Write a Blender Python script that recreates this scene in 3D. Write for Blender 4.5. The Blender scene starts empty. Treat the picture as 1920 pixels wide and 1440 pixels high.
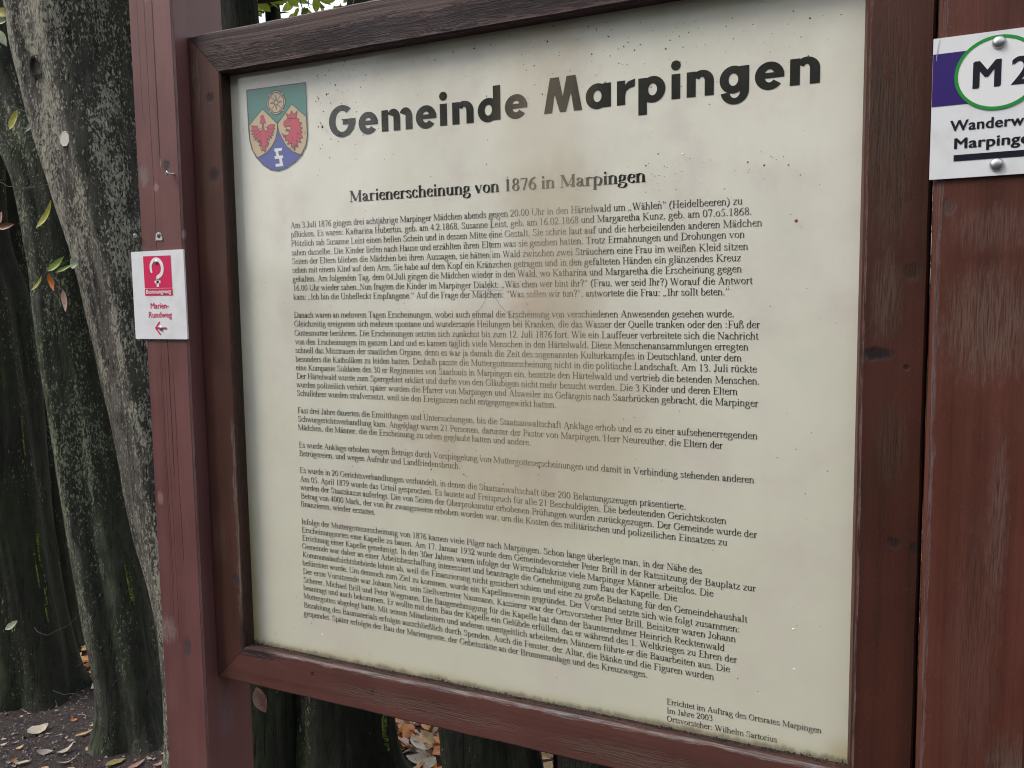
import bpy, bmesh, math, random
from mathutils import Vector, Matrix, noise
random.seed(7)
sc = bpy.context.scene
C = sc.collection
R = math.radians

# ------------------------------------------------------------------ camera
cam_d = bpy.data.cameras.new('camera'); cam = bpy.data.objects.new('camera', cam_d); C.objects.link(cam)
cam_d.sensor_width = 36.0; cam_d.lens = 36.0*1601.7/1920.0
cam_d.clip_start = 0.02; cam_d.clip_end = 400
cam.matrix_world = Matrix(((0.90211,-0.028051,0.430593,0.0),
                           (0.431291,0.090073,-0.897705,-1.12),
                           (-0.013603,0.99554,0.093354,1.5),
                           (0,0,0,1)))
sc.camera = cam
# ------------------------------------------------------------------ sky, sun, exposure
SUN_EL, SUN_AZ = R(48), R(232)      # azimuth clockwise from +Y: sun in front-left of the board
w = bpy.data.worlds.new('World'); sc.world = w; w.use_nodes = True
wn = w.node_tree; wn.nodes.clear()
sky = wn.nodes.new('ShaderNodeTexSky'); sky.sky_type = 'NISHITA'; sky.sun_disc = False
sky.sun_elevation = SUN_EL; sky.sun_rotation = SUN_AZ
sky.air_density = 1.0; sky.dust_density = 3.0; sky.ozone_density = 0.6
bg = wn.nodes.new('ShaderNodeBackground'); bg.inputs[1].default_value = 0.13
wo = wn.nodes.new('ShaderNodeOutputWorld')
# thin bright cloud cover over the blue
tc = wn.nodes.new('ShaderNodeTexCoord'); cn = wn.nodes.new('ShaderNodeTexNoise'); cn.inputs['Scale'].default_value = 2.2; cn.inputs['Detail'].default_value = 5
wn.links.new(tc.outputs['Generated'], cn.inputs['Vector'])
cm = wn.nodes.new('ShaderNodeMapRange'); cm.inputs[1].default_value = 0.35; cm.inputs[2].default_value = 0.62; cm.inputs[3].default_value = 0.55; cm.inputs[4].default_value = 0.95
wn.links.new(cn.outputs['Fac'], cm.inputs[0])
cx = wn.nodes.new('ShaderNodeMix'); cx.data_type = 'RGBA'; cx.inputs[7].default_value = (6.8, 6.9, 7.2, 1)
wn.links.new(cm.outputs[0], cx.inputs[0]); wn.links.new(sky.outputs[0], cx.inputs[6]); wn.links.new(cx.outputs[2], bg.inputs[0]); wn.links.new(bg.outputs[0], wo.inputs[0])
sd = bpy.data.lights.new('sun', 'SUN'); sd.energy = 1.4; sd.angle = R(24); sd.color = (1.0, 0.93, 0.83)
sun = bpy.data.objects.new('sun', sd); C.objects.link(sun)
sdir = Vector((math.sin(SUN_AZ)*math.cos(SUN_EL), math.cos(SUN_AZ)*math.cos(SUN_EL), math.sin(SUN_EL)))
sun.rotation_euler = sdir.to_track_quat('Z', 'Y').to_euler()
sun.location = (-3, -4, 6)
sc.view_settings.view_transform = 'Standard'; sc.view_settings.look = 'None'
sc.view_settings.gamma = 1.0; sc.view_settings.use_curve_mapping = False
sc.view_settings.exposure = 0.88
sc.render.engine = 'CYCLES'
sc.cycles.filter_width = 1.1; sc.cycles.pixel_filter_type = 'BLACKMAN_HARRIS'
sc.cycles.max_bounces = 6; sc.cycles.transparent_max_bounces = 12

# ------------------------------------------------------------------ measured layout (metres)
LINES = [('Am 3.Juli 1876 gingen drei achtjährige Marpinger Mädchen abends gegen 20.00 Uhr in den Härtelwald um „Wählen“ (Heidelbeeren) zu', -0.9342, 1.6279, -0.2095, 1.6217),
 ('pflücken. Es waren: Katharina Hubertus, geb. am 4.2.1868, Susanne Leist, geb. am 16.02.1868 und Margaretha Kunz, geb. am 07.o5.1868.',
  -0.9341,
  1.6133,
  -0.1976,
  1.608),
 ('Plötzlich sah Susanne Leist einen hellen Schein und in dessen Mitte eine Gestalt. Sie schrie laut auf und die herbeieilenden anderen Mädchen',
  -0.9347,
  1.5986,
  -0.1849,
  1.5932),
 ('sahen dasselbe. Die Kinder liefen nach Hause und erzählten ihren Eltern was sie gesehen hatten. Trotz Ermahnungen und Drohungen von',
  -0.9343,
  1.5837,
  -0.2063,
  1.5798),
 ('Seiten der Eltern blieben die Mädchen bei ihren Aussagen, sie hätten im Wald zwischen zwei Sträuchern eine Frau im weißen Kleid sitzen',
  -0.9343,
  1.5697,
  -0.2019,
  1.5644),
 ('sehen mit einem Kind auf dem Arm. Sie habe auf dem Kopf ein Kränzchen getragen und in den gefalteten Händen ein glänzendes Kreuz', -0.9341, 1.5555, -0.2105, 1.5504),
 ('gehalten. Am folgenden Tag, dem 04.Juli gingen die Mädchen wieder in den Wald, wo Katharina und Margaretha die Erscheinung gegen', -0.9342, 1.541, -0.2095, 1.5363),
 ('16.00 Uhr wieder sahen..Nun fragten die Kinder im Marpinger Dialekt: „Wäs`chen wer bint ihr?“ (Frau, wer seid Ihr?) Worauf die Antwort',
  -0.9338,
  1.5263,
  -0.196,
  1.521),
 ('kam: „Ich bin die Unbefleckt Empfangene.“ Auf die Frage der Mädchen: "Was sollen wir tun?", antwortete die Frau: „Ihr sollt beten.“',
  -0.9338,
  1.5117,
  -0.2244,
  1.5074),
 ('Danach waren an mehreren Tagen Erscheinungen, wobei auch einmal die Erscheinung von verschiedenen Anwesenden gesehen wurde.', -0.9342, 1.4822, -0.2182, 1.4789),
 ('Gleichzeitig ereigneten sich mehrere spontane und wundersame Heilungen bei Kranken, die das Wasser der Quelle tranken oder den :Fuß der',
  -0.9343,
  1.4678,
  -0.1861,
  1.4649),
 ('Gottesmutter berührten. Die Erscheinungen setzten sich zunächst bis zum 12. Juli 1876 fort. Wie ein Lauffeuer verbreitete sich die Nachricht',
  -0.9345,
  1.4527,
  -0.1878,
  1.4504),
 ('von den Erscheinungen im ganzen Land und es kamen täglich viele Menschen in den Härtelwald. Diese Menschenansammlungen erregten', -0.9338, 1.4382, -0.2001, 1.4364),
 ('schnell das Misstrauen der staatlichen Organe, denn es war ja damals die Zeit des sogenannten Kulturkampfes in Deutschland, unter dem',
  -0.9341,
  1.424,
  -0.2085,
  1.4222),
 ('besonders die Katholiken zu leiden hatten. Deshalb passte die Muttergotteserscheinung nicht in die politische Landschaft. Am 13. Juli rückte',
  -0.9343,
  1.4095,
  -0.1891,
  1.408),
 ('eine Kompanie Soldaten des 30 er Regimentes von Saarlouis in Marpingen ein, besetzte den Härtelwald und vertrieb die betenden Menschen.',
  -0.9341,
  1.3955,
  -0.1852,
  1.3927),
 ('Der Härtelwald wurde zum Sperrgebiet erklärt und durfte von den Gläubigen nicht mehr besucht werden. Die 3 Kinder und deren Eltern', -0.9337, 1.3813, -0.213, 1.3783),
 ('wurden polizeilich verhört, später wurden die Pfarrer von Marpingen und Alsweiler ins Gefängnis nach Saarbrücken gebracht, die Marpinger',
  -0.9344,
  1.367,
  -0.1867,
  1.3638),
 ('Schullehrer wurden strafversetzt, weil sie den Ereignissen nicht entgegengewirkt hatten.', -0.9342, 1.3528, -0.4674, 1.3509),
 ('Fast drei Jahre dauerten die Ermittlungen und Untersuchungen, bis die Staatsanwaltschaft Anklage erhob und es zu einer aufsehenerregenden',
  -0.9342,
  1.3239,
  -0.1871,
  1.3215),
 ('Schwurgerichtsverhandlung kam. Angeklagt waren 21 Personen, darunter der Pastor von Marpingen, Herr Neureuther, die Eltern der', -0.934, 1.3096, -0.2317, 1.3065),
 ('Mädchen, die Männer, die die Erscheinung zu sehen geglaubt hatten und andere.', -0.9347, 1.2953, -0.5078, 1.2944),
 ('Es wurde Anklage erhoben wegen Betrugs durch Vorspiegelung von Muttergotteserscheinungen und damit in Verbindung stehenden anderen', -0.9341, 1.266, -0.1906, 1.2636),
 ('Betrügereien, und wegen Aufruhr und Landfriedensbruch.', -0.9342, 1.2518, -0.626, 1.2512),
 ('Es wurde in 20 Gerichtsverhandlungen verhandelt, in denen die Staatsanwaltschaft über 200 Belastungszeugen präsentierte.', -0.9342, 1.223, -0.2798, 1.2204),
 ('Am 05. April 1879 wurde das Urteil gesprochen. Es lautete auf Freispruch für alle 21 Beschuldigten. Die bedeutenden Gerichtskosten', -0.9343, 1.2078, -0.2259, 1.206),
 ('wurden der Staatskasse auferlegt. Die von Seiten der Oberprokuratur erhobenen Prüfungen wurden zurückgezogen. Der Gemeinde wurde der',
  -0.9342,
  1.1938,
  -0.1861,
  1.1915),
 ('Betrag von 4000 Mark, der von ihr zwangsweise erhoben worden war, um die Kosten des militärischen und polizeilichen Einsatzes zu', -0.934, 1.1793, -0.2243, 1.177),
 ('finanzieren, wieder erstattet.', -0.9346, 1.1654, -0.7837, 1.1648),
 ('Infolge der Muttergotteserscheinung von 1876 kamen viele Pilger nach Marpingen. Schon lange überlegte man, in der Nähe des', -0.9347, 1.135, -0.2575, 1.1346),
 ('Erscheinungsortes eine Kapelle zu bauen. Am 17. Januar 1932 wurde dem Gemeindevorsteher Peter Brill in der Ratssitzung der Bauplatz zur',
  -0.9347,
  1.1208,
  -0.1868,
  1.1196),
 ('Errichtung einer Kapelle genehmigt. In den 30er Jahren waren infolge der Wirtschaftskrise viele Marpinger Männer arbeitslos. Die', -0.9346, 1.1068, -0.242, 1.105),
 ('Gemeinde war daher an einer Arbeitsbeschaffung interessiert und beantragte die Genehmigung zum Bau der Kapelle. Die', -0.9353, 1.0925, -0.2914, 1.0916),
 ('Kommunalaufsichtsbehörde lehnte ab, weil die Finanzierung nicht gesichert schien und eine zu große Belastung für den Gemeindehaushalt',
  -0.935,
  1.0782,
  -0.1972,
  1.0761),
 ('befürchtet wurde. Um dennoch zum Ziel zu kommen, wurde ein Kapellenverein gegründet. Der Vorstand setzte sich wie folgt zusammen:', -0.9357, 1.0637, -0.2064, 1.0611),
 ('Der erste Vorsitzende war Johann Neis, sein Stellvertreter Naumann, Kassierer war der Ortsvorsteher Peter Brill, Beisitzer waren Johann',
  -0.9353,
  1.049,
  -0.2118,
  1.0468),
 ('Scherer, Michael Brill und Peter Wegmann. Die Baugenehmigung für die Kapelle hat dann der Baunternehmer Heinrich Recktenwald', -0.9351, 1.0341, -0.2264, 1.0322),
 ('beantragt und auch bekommen. Er wollte mit dem Bau der Kapelle ein Gelübde erfüllen, das er während des 1. Weltkrieges zu Ehren der',
  -0.9357,
  1.0205,
  -0.2098,
  1.0184),
 ('Muttergottes abgelegt hatte. Mit seinen Mitarbeitern und anderen unentgeltlich arbeitenden Männern führte er die Bauarbeiten aus. Die',
  -0.9364,
  1.0059,
  -0.2191,
  1.0039),
 ('Bezahlung des Baumaterials erfolgte ausschließlich durch Spenden. Auch die Fenster, der Altar, die Bänke und die Figuren wurden', -0.9363, 0.9904, -0.2403, 0.9893),
 ('gespendet. Später erfolgte der Bau der Mariengrotte, der Gebetsstätte an der Brunnenanlage und des Kreuzweges.', -0.937, 0.9754, -0.3326, 0.9757),
 ('Errichtet im Auftrag des Ortsrates Marpingen', -0.3053, 0.9427, -0.1018, 0.9434),
 ('Im Jahre 2003', -0.3052, 0.9298, -0.2415, 0.9313),
 ('Ortsvorsteher: Wilhelm Sartorius', -0.3052, 0.9182, -0.1568, 0.919)]
SUBTITLE = ('Marienerscheinung von 1876 in Marpingen', -0.8162, 1.6626, -0.3364, 1.6589)
TITLE = [('G', -0.8503, 1.7658, -0.7995, 1.7649),
 ('e', -0.794, 1.7649, -0.7583, 1.7643),
 ('m', -0.7516, 1.7642, -0.6964, 1.7633),
 ('e', -0.6905, 1.7632, -0.6549, 1.7626),
 ('i', -0.6493, 1.7626, -0.6364, 1.7623),
 ('n', -0.6281, 1.7622, -0.5927, 1.7617),
 ('d', -0.5859, 1.7617, -0.5494, 1.7619),
 ('e', -0.5425, 1.7619, -0.5073, 1.7621),
 ('M', -0.482, 1.7622, -0.4254, 1.7621),
 ('a', -0.4203, 1.762, -0.3841, 1.7619),
 ('r', -0.3758, 1.7619, -0.35, 1.7618),
 ('p', -0.3462, 1.7618, -0.3095, 1.7617),
 ('i', -0.302, 1.7617, -0.2897, 1.7616),
 ('n', -0.2817, 1.7616, -0.2467, 1.7615),
 ('g', -0.2396, 1.7615, -0.2028, 1.7613),
 ('e', -0.196, 1.7613, -0.1606, 1.7612),
 ('n', -0.154, 1.7612, -0.1191, 1.7611)]
CREST = {'crown': [(-0.9315, 1.8028), (-0.9343, 1.811), (-0.9277, 1.8073), (-0.9228, 1.8138), (-0.9186, 1.8076), (-0.9112, 1.8125), (-0.9144, 1.8014)],
 'eagle': [(-0.987, 1.8107),
           (-0.9839, 1.8132),
           (-0.9804, 1.8114),
           (-0.9798, 1.806),
           (-0.977, 1.8004),
           (-0.9817, 1.8),
           (-0.9811, 1.7901),
           (-0.9766, 1.7861),
           (-0.9736, 1.7894),
           (-0.9738, 1.7947),
           (-0.9667, 1.7967),
           (-0.958, 1.7953),
           (-0.9612, 1.7917),
           (-0.9583, 1.7897),
           (-0.9626, 1.7874),
           (-0.96, 1.7842),
           (-0.9651, 1.7832),
           (-0.9618, 1.7794),
           (-0.9672, 1.779),
           (-0.9656, 1.7744),
           (-0.9713, 1.7767),
           (-0.9704, 1.7713),
           (-0.9753, 1.7743),
           (-0.9733, 1.7684),
           (-0.9779, 1.7706),
           (-0.9718, 1.767),
           (-0.9759, 1.7629),
           (-0.9802, 1.7629),
           (-0.9781, 1.7574),
           (-0.9816, 1.7536),
           (-0.984, 1.7565),
           (-0.9887, 1.7573),
           (-0.9853, 1.7629),
           (-0.993, 1.7653),
           (-0.9869, 1.7684),
           (-0.9934, 1.7708),
           (-0.9876, 1.7729),
           (-0.9962, 1.7719),
           (-0.9972, 1.7756),
           (-1.0026, 1.7752),
           (-0.9982, 1.7793),
           (-1.0048, 1.7799),
           (-1.0015, 1.7832),
           (-1.0078, 1.7847),
           (-1.0036, 1.7884),
           (-1.0089, 1.7907),
           (-1.0045, 1.7933),
           (-1.0078, 1.7985),
           (-0.9948, 1.7968),
           (-0.9932, 1.7913),
           (-0.9883, 1.7873),
           (-0.9853, 1.7905),
           (-0.9848, 1.8003),
           (-0.9894, 1.8013),
           (-0.9868, 1.8067)],
 'gold_left': [(-0.9829, 1.8232),
               (-0.9529, 1.7962),
               (-0.9541, 1.7857),
               (-0.9583, 1.772),
               (-0.9662, 1.762),
               (-0.9784, 1.7524),
               (-0.9976, 1.746),
               (-1.0064, 1.7584),
               (-1.0115, 1.7751),
               (-1.0125, 1.7999)],
 'gold_right': [(-0.9223, 1.8245),
                (-0.8943, 1.8015),
                (-0.8934, 1.7729),
                (-0.897, 1.7576),
                (-0.9077, 1.7431),
                (-0.9232, 1.7494),
                (-0.9364, 1.7594),
                (-0.9459, 1.7743),
                (-0.9511, 1.7854),
                (-0.9529, 1.7962)],
 'green': [(-1.0146, 1.8565), (-0.9527, 1.8554), (-0.893, 1.8543), (-0.8939, 1.801), (-0.9223, 1.8245), (-0.9533, 1.798), (-0.9829, 1.8232), (-1.012, 1.8003)],
 'lion': [(-0.9315, 1.8024),
          (-0.939, 1.7987),
          (-0.9404, 1.7932),
          (-0.9372, 1.7893),
          (-0.9321, 1.7906),
          (-0.9269, 1.7897),
          (-0.9248, 1.7872),
          (-0.9283, 1.7841),
          (-0.9339, 1.7864),
          (-0.9363, 1.784),
          (-0.9285, 1.7811),
          (-0.931, 1.7765),
          (-0.9401, 1.7773),
          (-0.944, 1.7803),
          (-0.9403, 1.7729),
          (-0.9367, 1.7752),
          (-0.9382, 1.7683),
          (-0.9314, 1.7677),
          (-0.934, 1.7618),
          (-0.9259, 1.7628),
          (-0.924, 1.7556),
          (-0.919, 1.7508),
          (-0.9177, 1.7594),
          (-0.9127, 1.7558),
          (-0.913, 1.7643),
          (-0.9057, 1.7622),
          (-0.9088, 1.7682),
          (-0.9024, 1.7699),
          (-0.9062, 1.775),
          (-0.9025, 1.7786),
          (-0.9071, 1.7811),
          (-0.9024, 1.785),
          (-0.9079, 1.7882),
          (-0.9038, 1.793),
          (-0.9098, 1.7953),
          (-0.9084, 1.7995),
          (-0.9151, 1.8014)],
 'shield': [(-1.0146, 1.8565),
            (-0.9527, 1.8554),
            (-0.893, 1.8543),
            (-0.8928, 1.8005),
            (-0.8929, 1.7728),
            (-0.8963, 1.7575),
            (-0.9054, 1.7435),
            (-0.9194, 1.7332),
            (-0.938, 1.725),
            (-0.9543, 1.7219),
            (-0.9704, 1.7249),
            (-0.9864, 1.7343),
            (-0.9999, 1.7471),
            (-1.0086, 1.7613),
            (-1.0126, 1.777),
            (-1.0137, 1.7915),
            (-1.0143, 1.8239)],
 'symbol': [(-0.9613, 1.7577),
            (-0.9452, 1.7575),
            (-0.9463, 1.7532),
            (-0.9537, 1.7529),
            (-0.9526, 1.7457),
            (-0.9444, 1.7454),
            (-0.9437, 1.7413),
            (-0.9467, 1.741),
            (-0.9452, 1.7332),
            (-0.9438, 1.7285),
            (-0.9598, 1.7284),
            (-0.9604, 1.7331),
            (-0.9512, 1.733),
            (-0.9524, 1.7409),
            (-0.9612, 1.741),
            (-0.9617, 1.7456),
            (-0.9577, 1.7458),
            (-0.9592, 1.7529),
            (-0.9613, 1.7529)]}
ROSE = (-0.954, 1.8301)
TRUNKS = {'A': [(-2.5511, 0.83, 2.9211, 0.193),
       (-2.4637, 0.83, 2.4822, 0.1887),
       (-2.4427, 0.83, 2.2437, 0.173),
       (-2.3698, 0.83, 1.9583, 0.1623),
       (-2.2927, 0.83, 1.6687, 0.1453),
       (-2.2455, 0.83, 1.3971, 0.1328),
       (-2.1958, 0.83, 1.1247, 0.1219),
       (-2.1565, 0.83, 0.8504, 0.1148),
       (-2.0858, 0.83, 0.556, 0.1059),
       (-2.0469, 0.83, 0.2667, 0.1147),
       (-2.0244, 0.83, -0.016, 0.1278)],
 'B': [(-2.9811, 0.9, 2.5859, 0.1292),
       (-2.8557, 0.9, 2.2076, 0.1177),
       (-2.7339, 0.9, 1.9557, 0.1139),
       (-2.6772, 0.9, 1.6856, 0.1145),
       (-2.6484, 0.9, 1.3913, 0.1228),
       (-2.6079, 0.9, 1.1002, 0.1245),
       (-2.5681, 0.9, 0.7956, 0.1213),
       (-2.5252, 0.9, 0.5716, 0.1218),
       (-2.4939, 0.9, 0.384, 0.1181),
       (-2.4654, 0.9, 0.1759, 0.1102),
       (-2.4635, 0.9, -0.0391, 0.1093)],
 'C': [(-3.2787, 0.98, 1.8723, 0.1039),
       (-3.219, 0.98, 1.5471, 0.122),
       (-3.1993, 0.98, 1.2611, 0.1335),
       (-3.1799, 0.98, 0.8461, 0.135),
       (-3.1556, 0.98, 0.6373, 0.1258),
       (-3.1147, 0.98, 0.3868, 0.1193),
       (-3.0689, 0.98, 0.1363, 0.119),
       (-3.0596, 0.98, -0.0897, 0.1197)],
 'D': [(-3.7324, 1.33, 3.056, 0.1959),
       (-3.6697, 1.33, 2.4928, 0.1882),
       (-3.6028, 1.33, 2.0355, 0.1949),
       (-3.5651, 1.33, 1.4592, 0.1924),
       (-3.5177, 1.33, 0.8716, 0.1743),
       (-3.4514, 1.33, 0.2755, 0.1453),
       (-3.4101, 1.33, -0.0367, 0.1252)],
 'E': [(-1.5723, 0.98, 0.9709, 0.144), (-1.6228, 0.98, 0.4571, 0.1556), (-1.6264, 0.98, 0.1061, 0.1742), (-1.6254, 0.98, -0.0005, 0.2041)],
 'E2': [(-1.8358, 0.88, 2.5469, 0.0594),
        (-1.8317, 0.88, 2.3513, 0.0531),
        (-1.7986, 0.88, 1.9346, 0.0682),
        (-1.7892, 0.88, 1.1382, 0.0935),
        (-1.7921, 0.88, 0.4668, 0.1198),
        (-1.8153, 0.88, 0.0073, 0.1382)],
 'F': [(-1.1293, 1.03, 0.9956, 0.1153), (-1.1277, 1.03, 0.519, 0.1393), (-1.1257, 1.03, 0.2415, 0.1502), (-1.1067, 1.03, 0.1133, 0.1505)],
 'G': [(-2.7451, 2.08, 2.9755, 0.0342),
       (-2.7259, 2.08, 2.8309, 0.0331),
       (-2.7176, 2.08, 2.182, 0.0481),
       (-2.7764, 2.08, 0.6642, 0.0749),
       (-2.8059, 2.08, -0.2802, 0.0894)],
 'H': [(-0.7974, 1.08, 1.0116, 0.1175), (-0.7784, 1.08, 0.2439, 0.1448), (-0.7692, 1.08, 0.1506, 0.1511)],
 'I': [(-3.437, 1.48, 1.4553, 0.1271), (-3.4901, 1.48, 0.9715, 0.1128), (-3.5322, 1.48, 0.4715, 0.0947), (-3.5444, 1.48, 0.037, 0.0968), (-3.5554, 1.48, -0.1459, 0.105)]}
LEAVES = [
  ('G', -2.8108, 0.7784, 0.016, 0.075, 0.055, 40, 'pale', 'large pale buff curled fallen leaf at the foot of the lower left trunk'),
  ('G', -2.6521, 0.6926, 0.016, 0.055, 0.026, 5, 'grey', 'dull grey fallen leaf flat on the soil below the large pale one'),
  ('G', -2.5866, 0.722, 0.016, 0.06, 0.022, 35, 'pale', 'narrow pale pointed fallen leaf in the middle of the soil'),
  ('G', -2.521, 0.6766, 0.016, 0.06, 0.012, 20, 'pale', 'thin whitish curled strip of leaf near the bottom edge'),
  ('G', -2.5244, 0.7768, 0.016, 0.05, 0.034, 50, 'tan', 'tan fallen leaf with an orange end beside the second trunk'),
  ('G', -2.3721, 0.7434, 0.016, 0.068, 0.03, 35, 'olive', 'olive yellow oval fallen leaf at the bottom near the post'),
  ('G', -2.6523, 0.614, 0.016, 0.048, 0.03, 15, 'pale', 'squarish pale leaf fragment at the bottom left'),
  ('G', -2.6581, 0.8892, 0.016, 0.05, 0.02, 60, 'pale', 'small pale oval leaf upright against the second trunk foot'),
  ('G', -2.63, 0.8258, 0.016, 0.062, 0.018, 35, 'tan', 'long buff leaf lying below the small oval one'),
  ('G', -2.3364, 0.8805, 0.016, 0.06, 0.04, 25, 'orange', 'orange-red leaf against the foot of the left post'),
  ('G', -2.3488, 0.8554, 0.016, 0.05, 0.026, -30, 'grey', 'lilac grey leaf just left of the post beside the orange one'),
  ('G', -2.2918, 0.7576, 0.016, 0.075, 0.018, 55, 'pink', 'reddish rolled leaf at the bottom beside the post'),
  ('G', -2.2195, 0.7865, 0.016, 0.045, 0.03, 30, 'pink', 'pinkish leaf at the bottom touching the post'),
  ('G', -2.8271, 0.6649, 0.016, 0.022, 0.014, 10, 'pale', 'tiny white leaf flake at the left edge'),
  ('G', -2.7585, 0.676, 0.016, 0.026, 0.015, 35, 'tan', 'small tan leaf flake left of the grey one'),
  ('G', -2.7585, 0.8838, 0.016, 0.022, 0.016, 10, 'orange', 'small orange leaf flake in front of the leaf heap'),
  ('G', -2.5483, 0.6176, 0.016, 0.03, 0.02, 0, 'tan', 'brown leaf flake cut by the bottom edge'),
  ('G', -2.4708, 0.6524, 0.016, 0.03, 0.02, 0, 'tan', 'orange brown flake at the bottom edge right of the first'),
  ('G', -2.6314, 0.7763, 0.016, 0.03, 0.016, 0, 'grey', 'grey leaf flake on the dark earth'),
  ('G', -2.6997, 0.6148, 0.016, 0.028, 0.016, 60, 'brown', 'brown leaf flake above the squarish fragment'),
  ('A', -2.6642, 0.73, 2.443, 0.0464, 0.0337, -10, 'yellow', 'yellow leaf at the top left edge of the picture'),
  ('A', -2.6864, 0.74, 2.4246, 0.0339, 0.0212, 20, 'palegreen', 'pale green leaf just under the yellow one at top left'),
  ('A', -2.6656, 0.72, 2.3634, 0.0586, 0.0293, -60, 'palegreen', 'pale green hanging leaf at the left edge below the yellow one'),
  ('A', -2.5753, 0.68, 2.0932, 0.0679, 0.026, 68, 'yellow', 'pale yellow-green hanging leaf left of the big leaning trunk'),
  ('A', -2.5271, 0.7, 2.0757, 0.0514, 0.0138, 55, 'palegreen', 'thin grey-green leaf on a twig beside the big trunk'),
  ('A', -2.4521, 0.68, 1.7921, 0.0992, 0.021, 62, 'yellow', 'long curled yellow-green leaf hanging from the trunk edge'),
  ('A', -2.3928, 0.66, 1.6389, 0.0671, 0.0242, 42, 'green', 'bright green leaf pointing up on the small shoot'),
  ('A', -2.3844, 0.68, 1.6263, 0.0635, 0.0149, 25, 'green', 'narrow dark green leaf low on the small shoot'),
  ('A', -2.3267, 0.67, 1.6404, 0.0257, 0.0367, 0, 'palegreen', 'pale round leaf of the small shoot touching the trunk'),
  ('A', -2.4845, 0.66, 1.5826, 0.0573, 0.0115, 55, 'yellow', 'slim yellow-green leaf at the lower left of the small shoot'),
  ('A', -2.4088, 0.65, 1.584, 0.0541, 0.0168, -72, 'orange', 'orange leaf hanging under the small shoot'),
  ('A', -2.3536, 0.65, 1.5279, 0.068, 0.0184, -82, 'pink', 'pale pinkish leaf hanging below the small shoot'),
  ('A', -2.7955, 0.78, 1.7845, 0.0551, 0.0233, 15, 'brown', 'brown dry leaf at the left edge'),
  ('A', -2.823, 0.78, 1.8144, 0.0427, 0.0171, 80, 'pink', 'reddish leaf standing at the left edge above the brown one'),
  ('A', -2.6799, 0.63, 0.4664, 0.0504, 0.0231, 35, 'palegreen', 'pale leaf caught on the dark lower left trunk'),
  ('A', -1.1339, 0.1, 0.7425, 0.0525, 0.0274, -70, 'pink', 'dry brown leaf hanging beside the left post under the frame'),
]
TWIGS = [('fine twig carrying the long curled leaf from the big trunk', [(-2.4272, 0.72, 1.8466), (-2.3992, 0.68, 1.8327), (-2.4172, 0.68, 1.8225)], 0.001), ('fine twig holding the two hanging leaves at the upper left', [(-2.7067, 0.71, 2.1875), (-2.6156, 0.69, 2.1435), (-2.5541, 0.68, 2.1251), (-2.515, 0.7, 2.0956)], 0.0011), ('thread-thin stalk between the shoot and the orange and pink leaves', [(-2.4318, 0.66, 1.6141), (-2.4094, 0.65, 1.6035), (-2.3773, 0.65, 1.5832), (-2.3533, 0.65, 1.5569)], 0.0007), ('twig at the top left edge carrying the yellow leaf', [(-2.8213, 0.78, 2.4901), (-2.7127, 0.75, 2.443), (-2.6465, 0.74, 2.4284)], 0.0022), ('thin bare twig crossing below the knot hole height on the left', [(-2.8521, 0.78, 2.0873), (-2.7687, 0.76, 2.0639), (-2.6341, 0.74, 2.0431), (-2.5051, 0.72, 2.0214)], 0.0011), ('thin bare twig bowed across the two left trunks', [(-2.8676, 0.78, 1.9472), (-2.7836, 0.76, 1.9262), (-2.6611, 0.73, 1.8968), (-2.556, 0.72, 1.8917), (-2.4513, 0.71, 1.893)], 0.0012), ('fine twig rising to the big leaning trunk', [(-2.6368, 0.74, 2.144), (-2.559, 0.72, 2.117), (-2.504, 0.72, 2.0328)], 0.0009), ('small leafy shoot in front of the second trunk', [(-2.5162, 0.67, 1.5568), (-2.4633, 0.67, 1.6103), (-2.4247, 0.67, 1.6256), (-2.3591, 0.7, 1.6621)], 0.0014), ('curved wispy twig low on the dark left trunk', [(-2.6432, 0.68, 0.447), (-2.5891, 0.66, 0.4408), (-2.5441, 0.66, 0.4443), (-2.4899, 0.66, 0.4708), (-2.4748, 0.68, 0.4803), (-2.4793, 0.72, 0.4999)], 0.0009), ('bent fine root fibre on the soil between the trunks', [(-2.7079, 0.78, 0.1326), (-2.657, 0.76, 0.1226), (-2.5946, 0.75, 0.1243), (-2.5274, 0.74, 0.135)], 0.0009), ('thin stalk arching over the leaf heap', [(-2.741, 0.8, 0.1587), (-2.663, 0.78, 0.1685), (-2.6018, 0.78, 0.1821), (-2.5358, 0.78, 0.172), (-2.48, 0.78, 0.149)], 0.0009), ('twig above the leaf heap between the left trunks', [(-2.6529, 0.83, 0.2485), (-2.5914, 0.81, 0.2808), (-2.5633, 0.81, 0.2952), (-2.5456, 0.83, 0.2674)], 0.001), ('dark twig in front of the bright foliage above the frame', [(-1.5358, 0.78, 2.3356), (-1.5243, 0.78, 2.3103), (-1.5146, 0.78, 2.2882)], 0.0022), ('second dark twig against the bright foliage, more to the right', [(-1.5291, 0.78, 2.3235), (-1.5029, 0.78, 2.3097), (-1.4803, 0.78, 2.2993)], 0.0013), ('dark twig at the right of the bright foliage', [(-1.5417, 0.83, 2.3491), (-1.5324, 0.83, 2.3111)], 0.002)]
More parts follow.
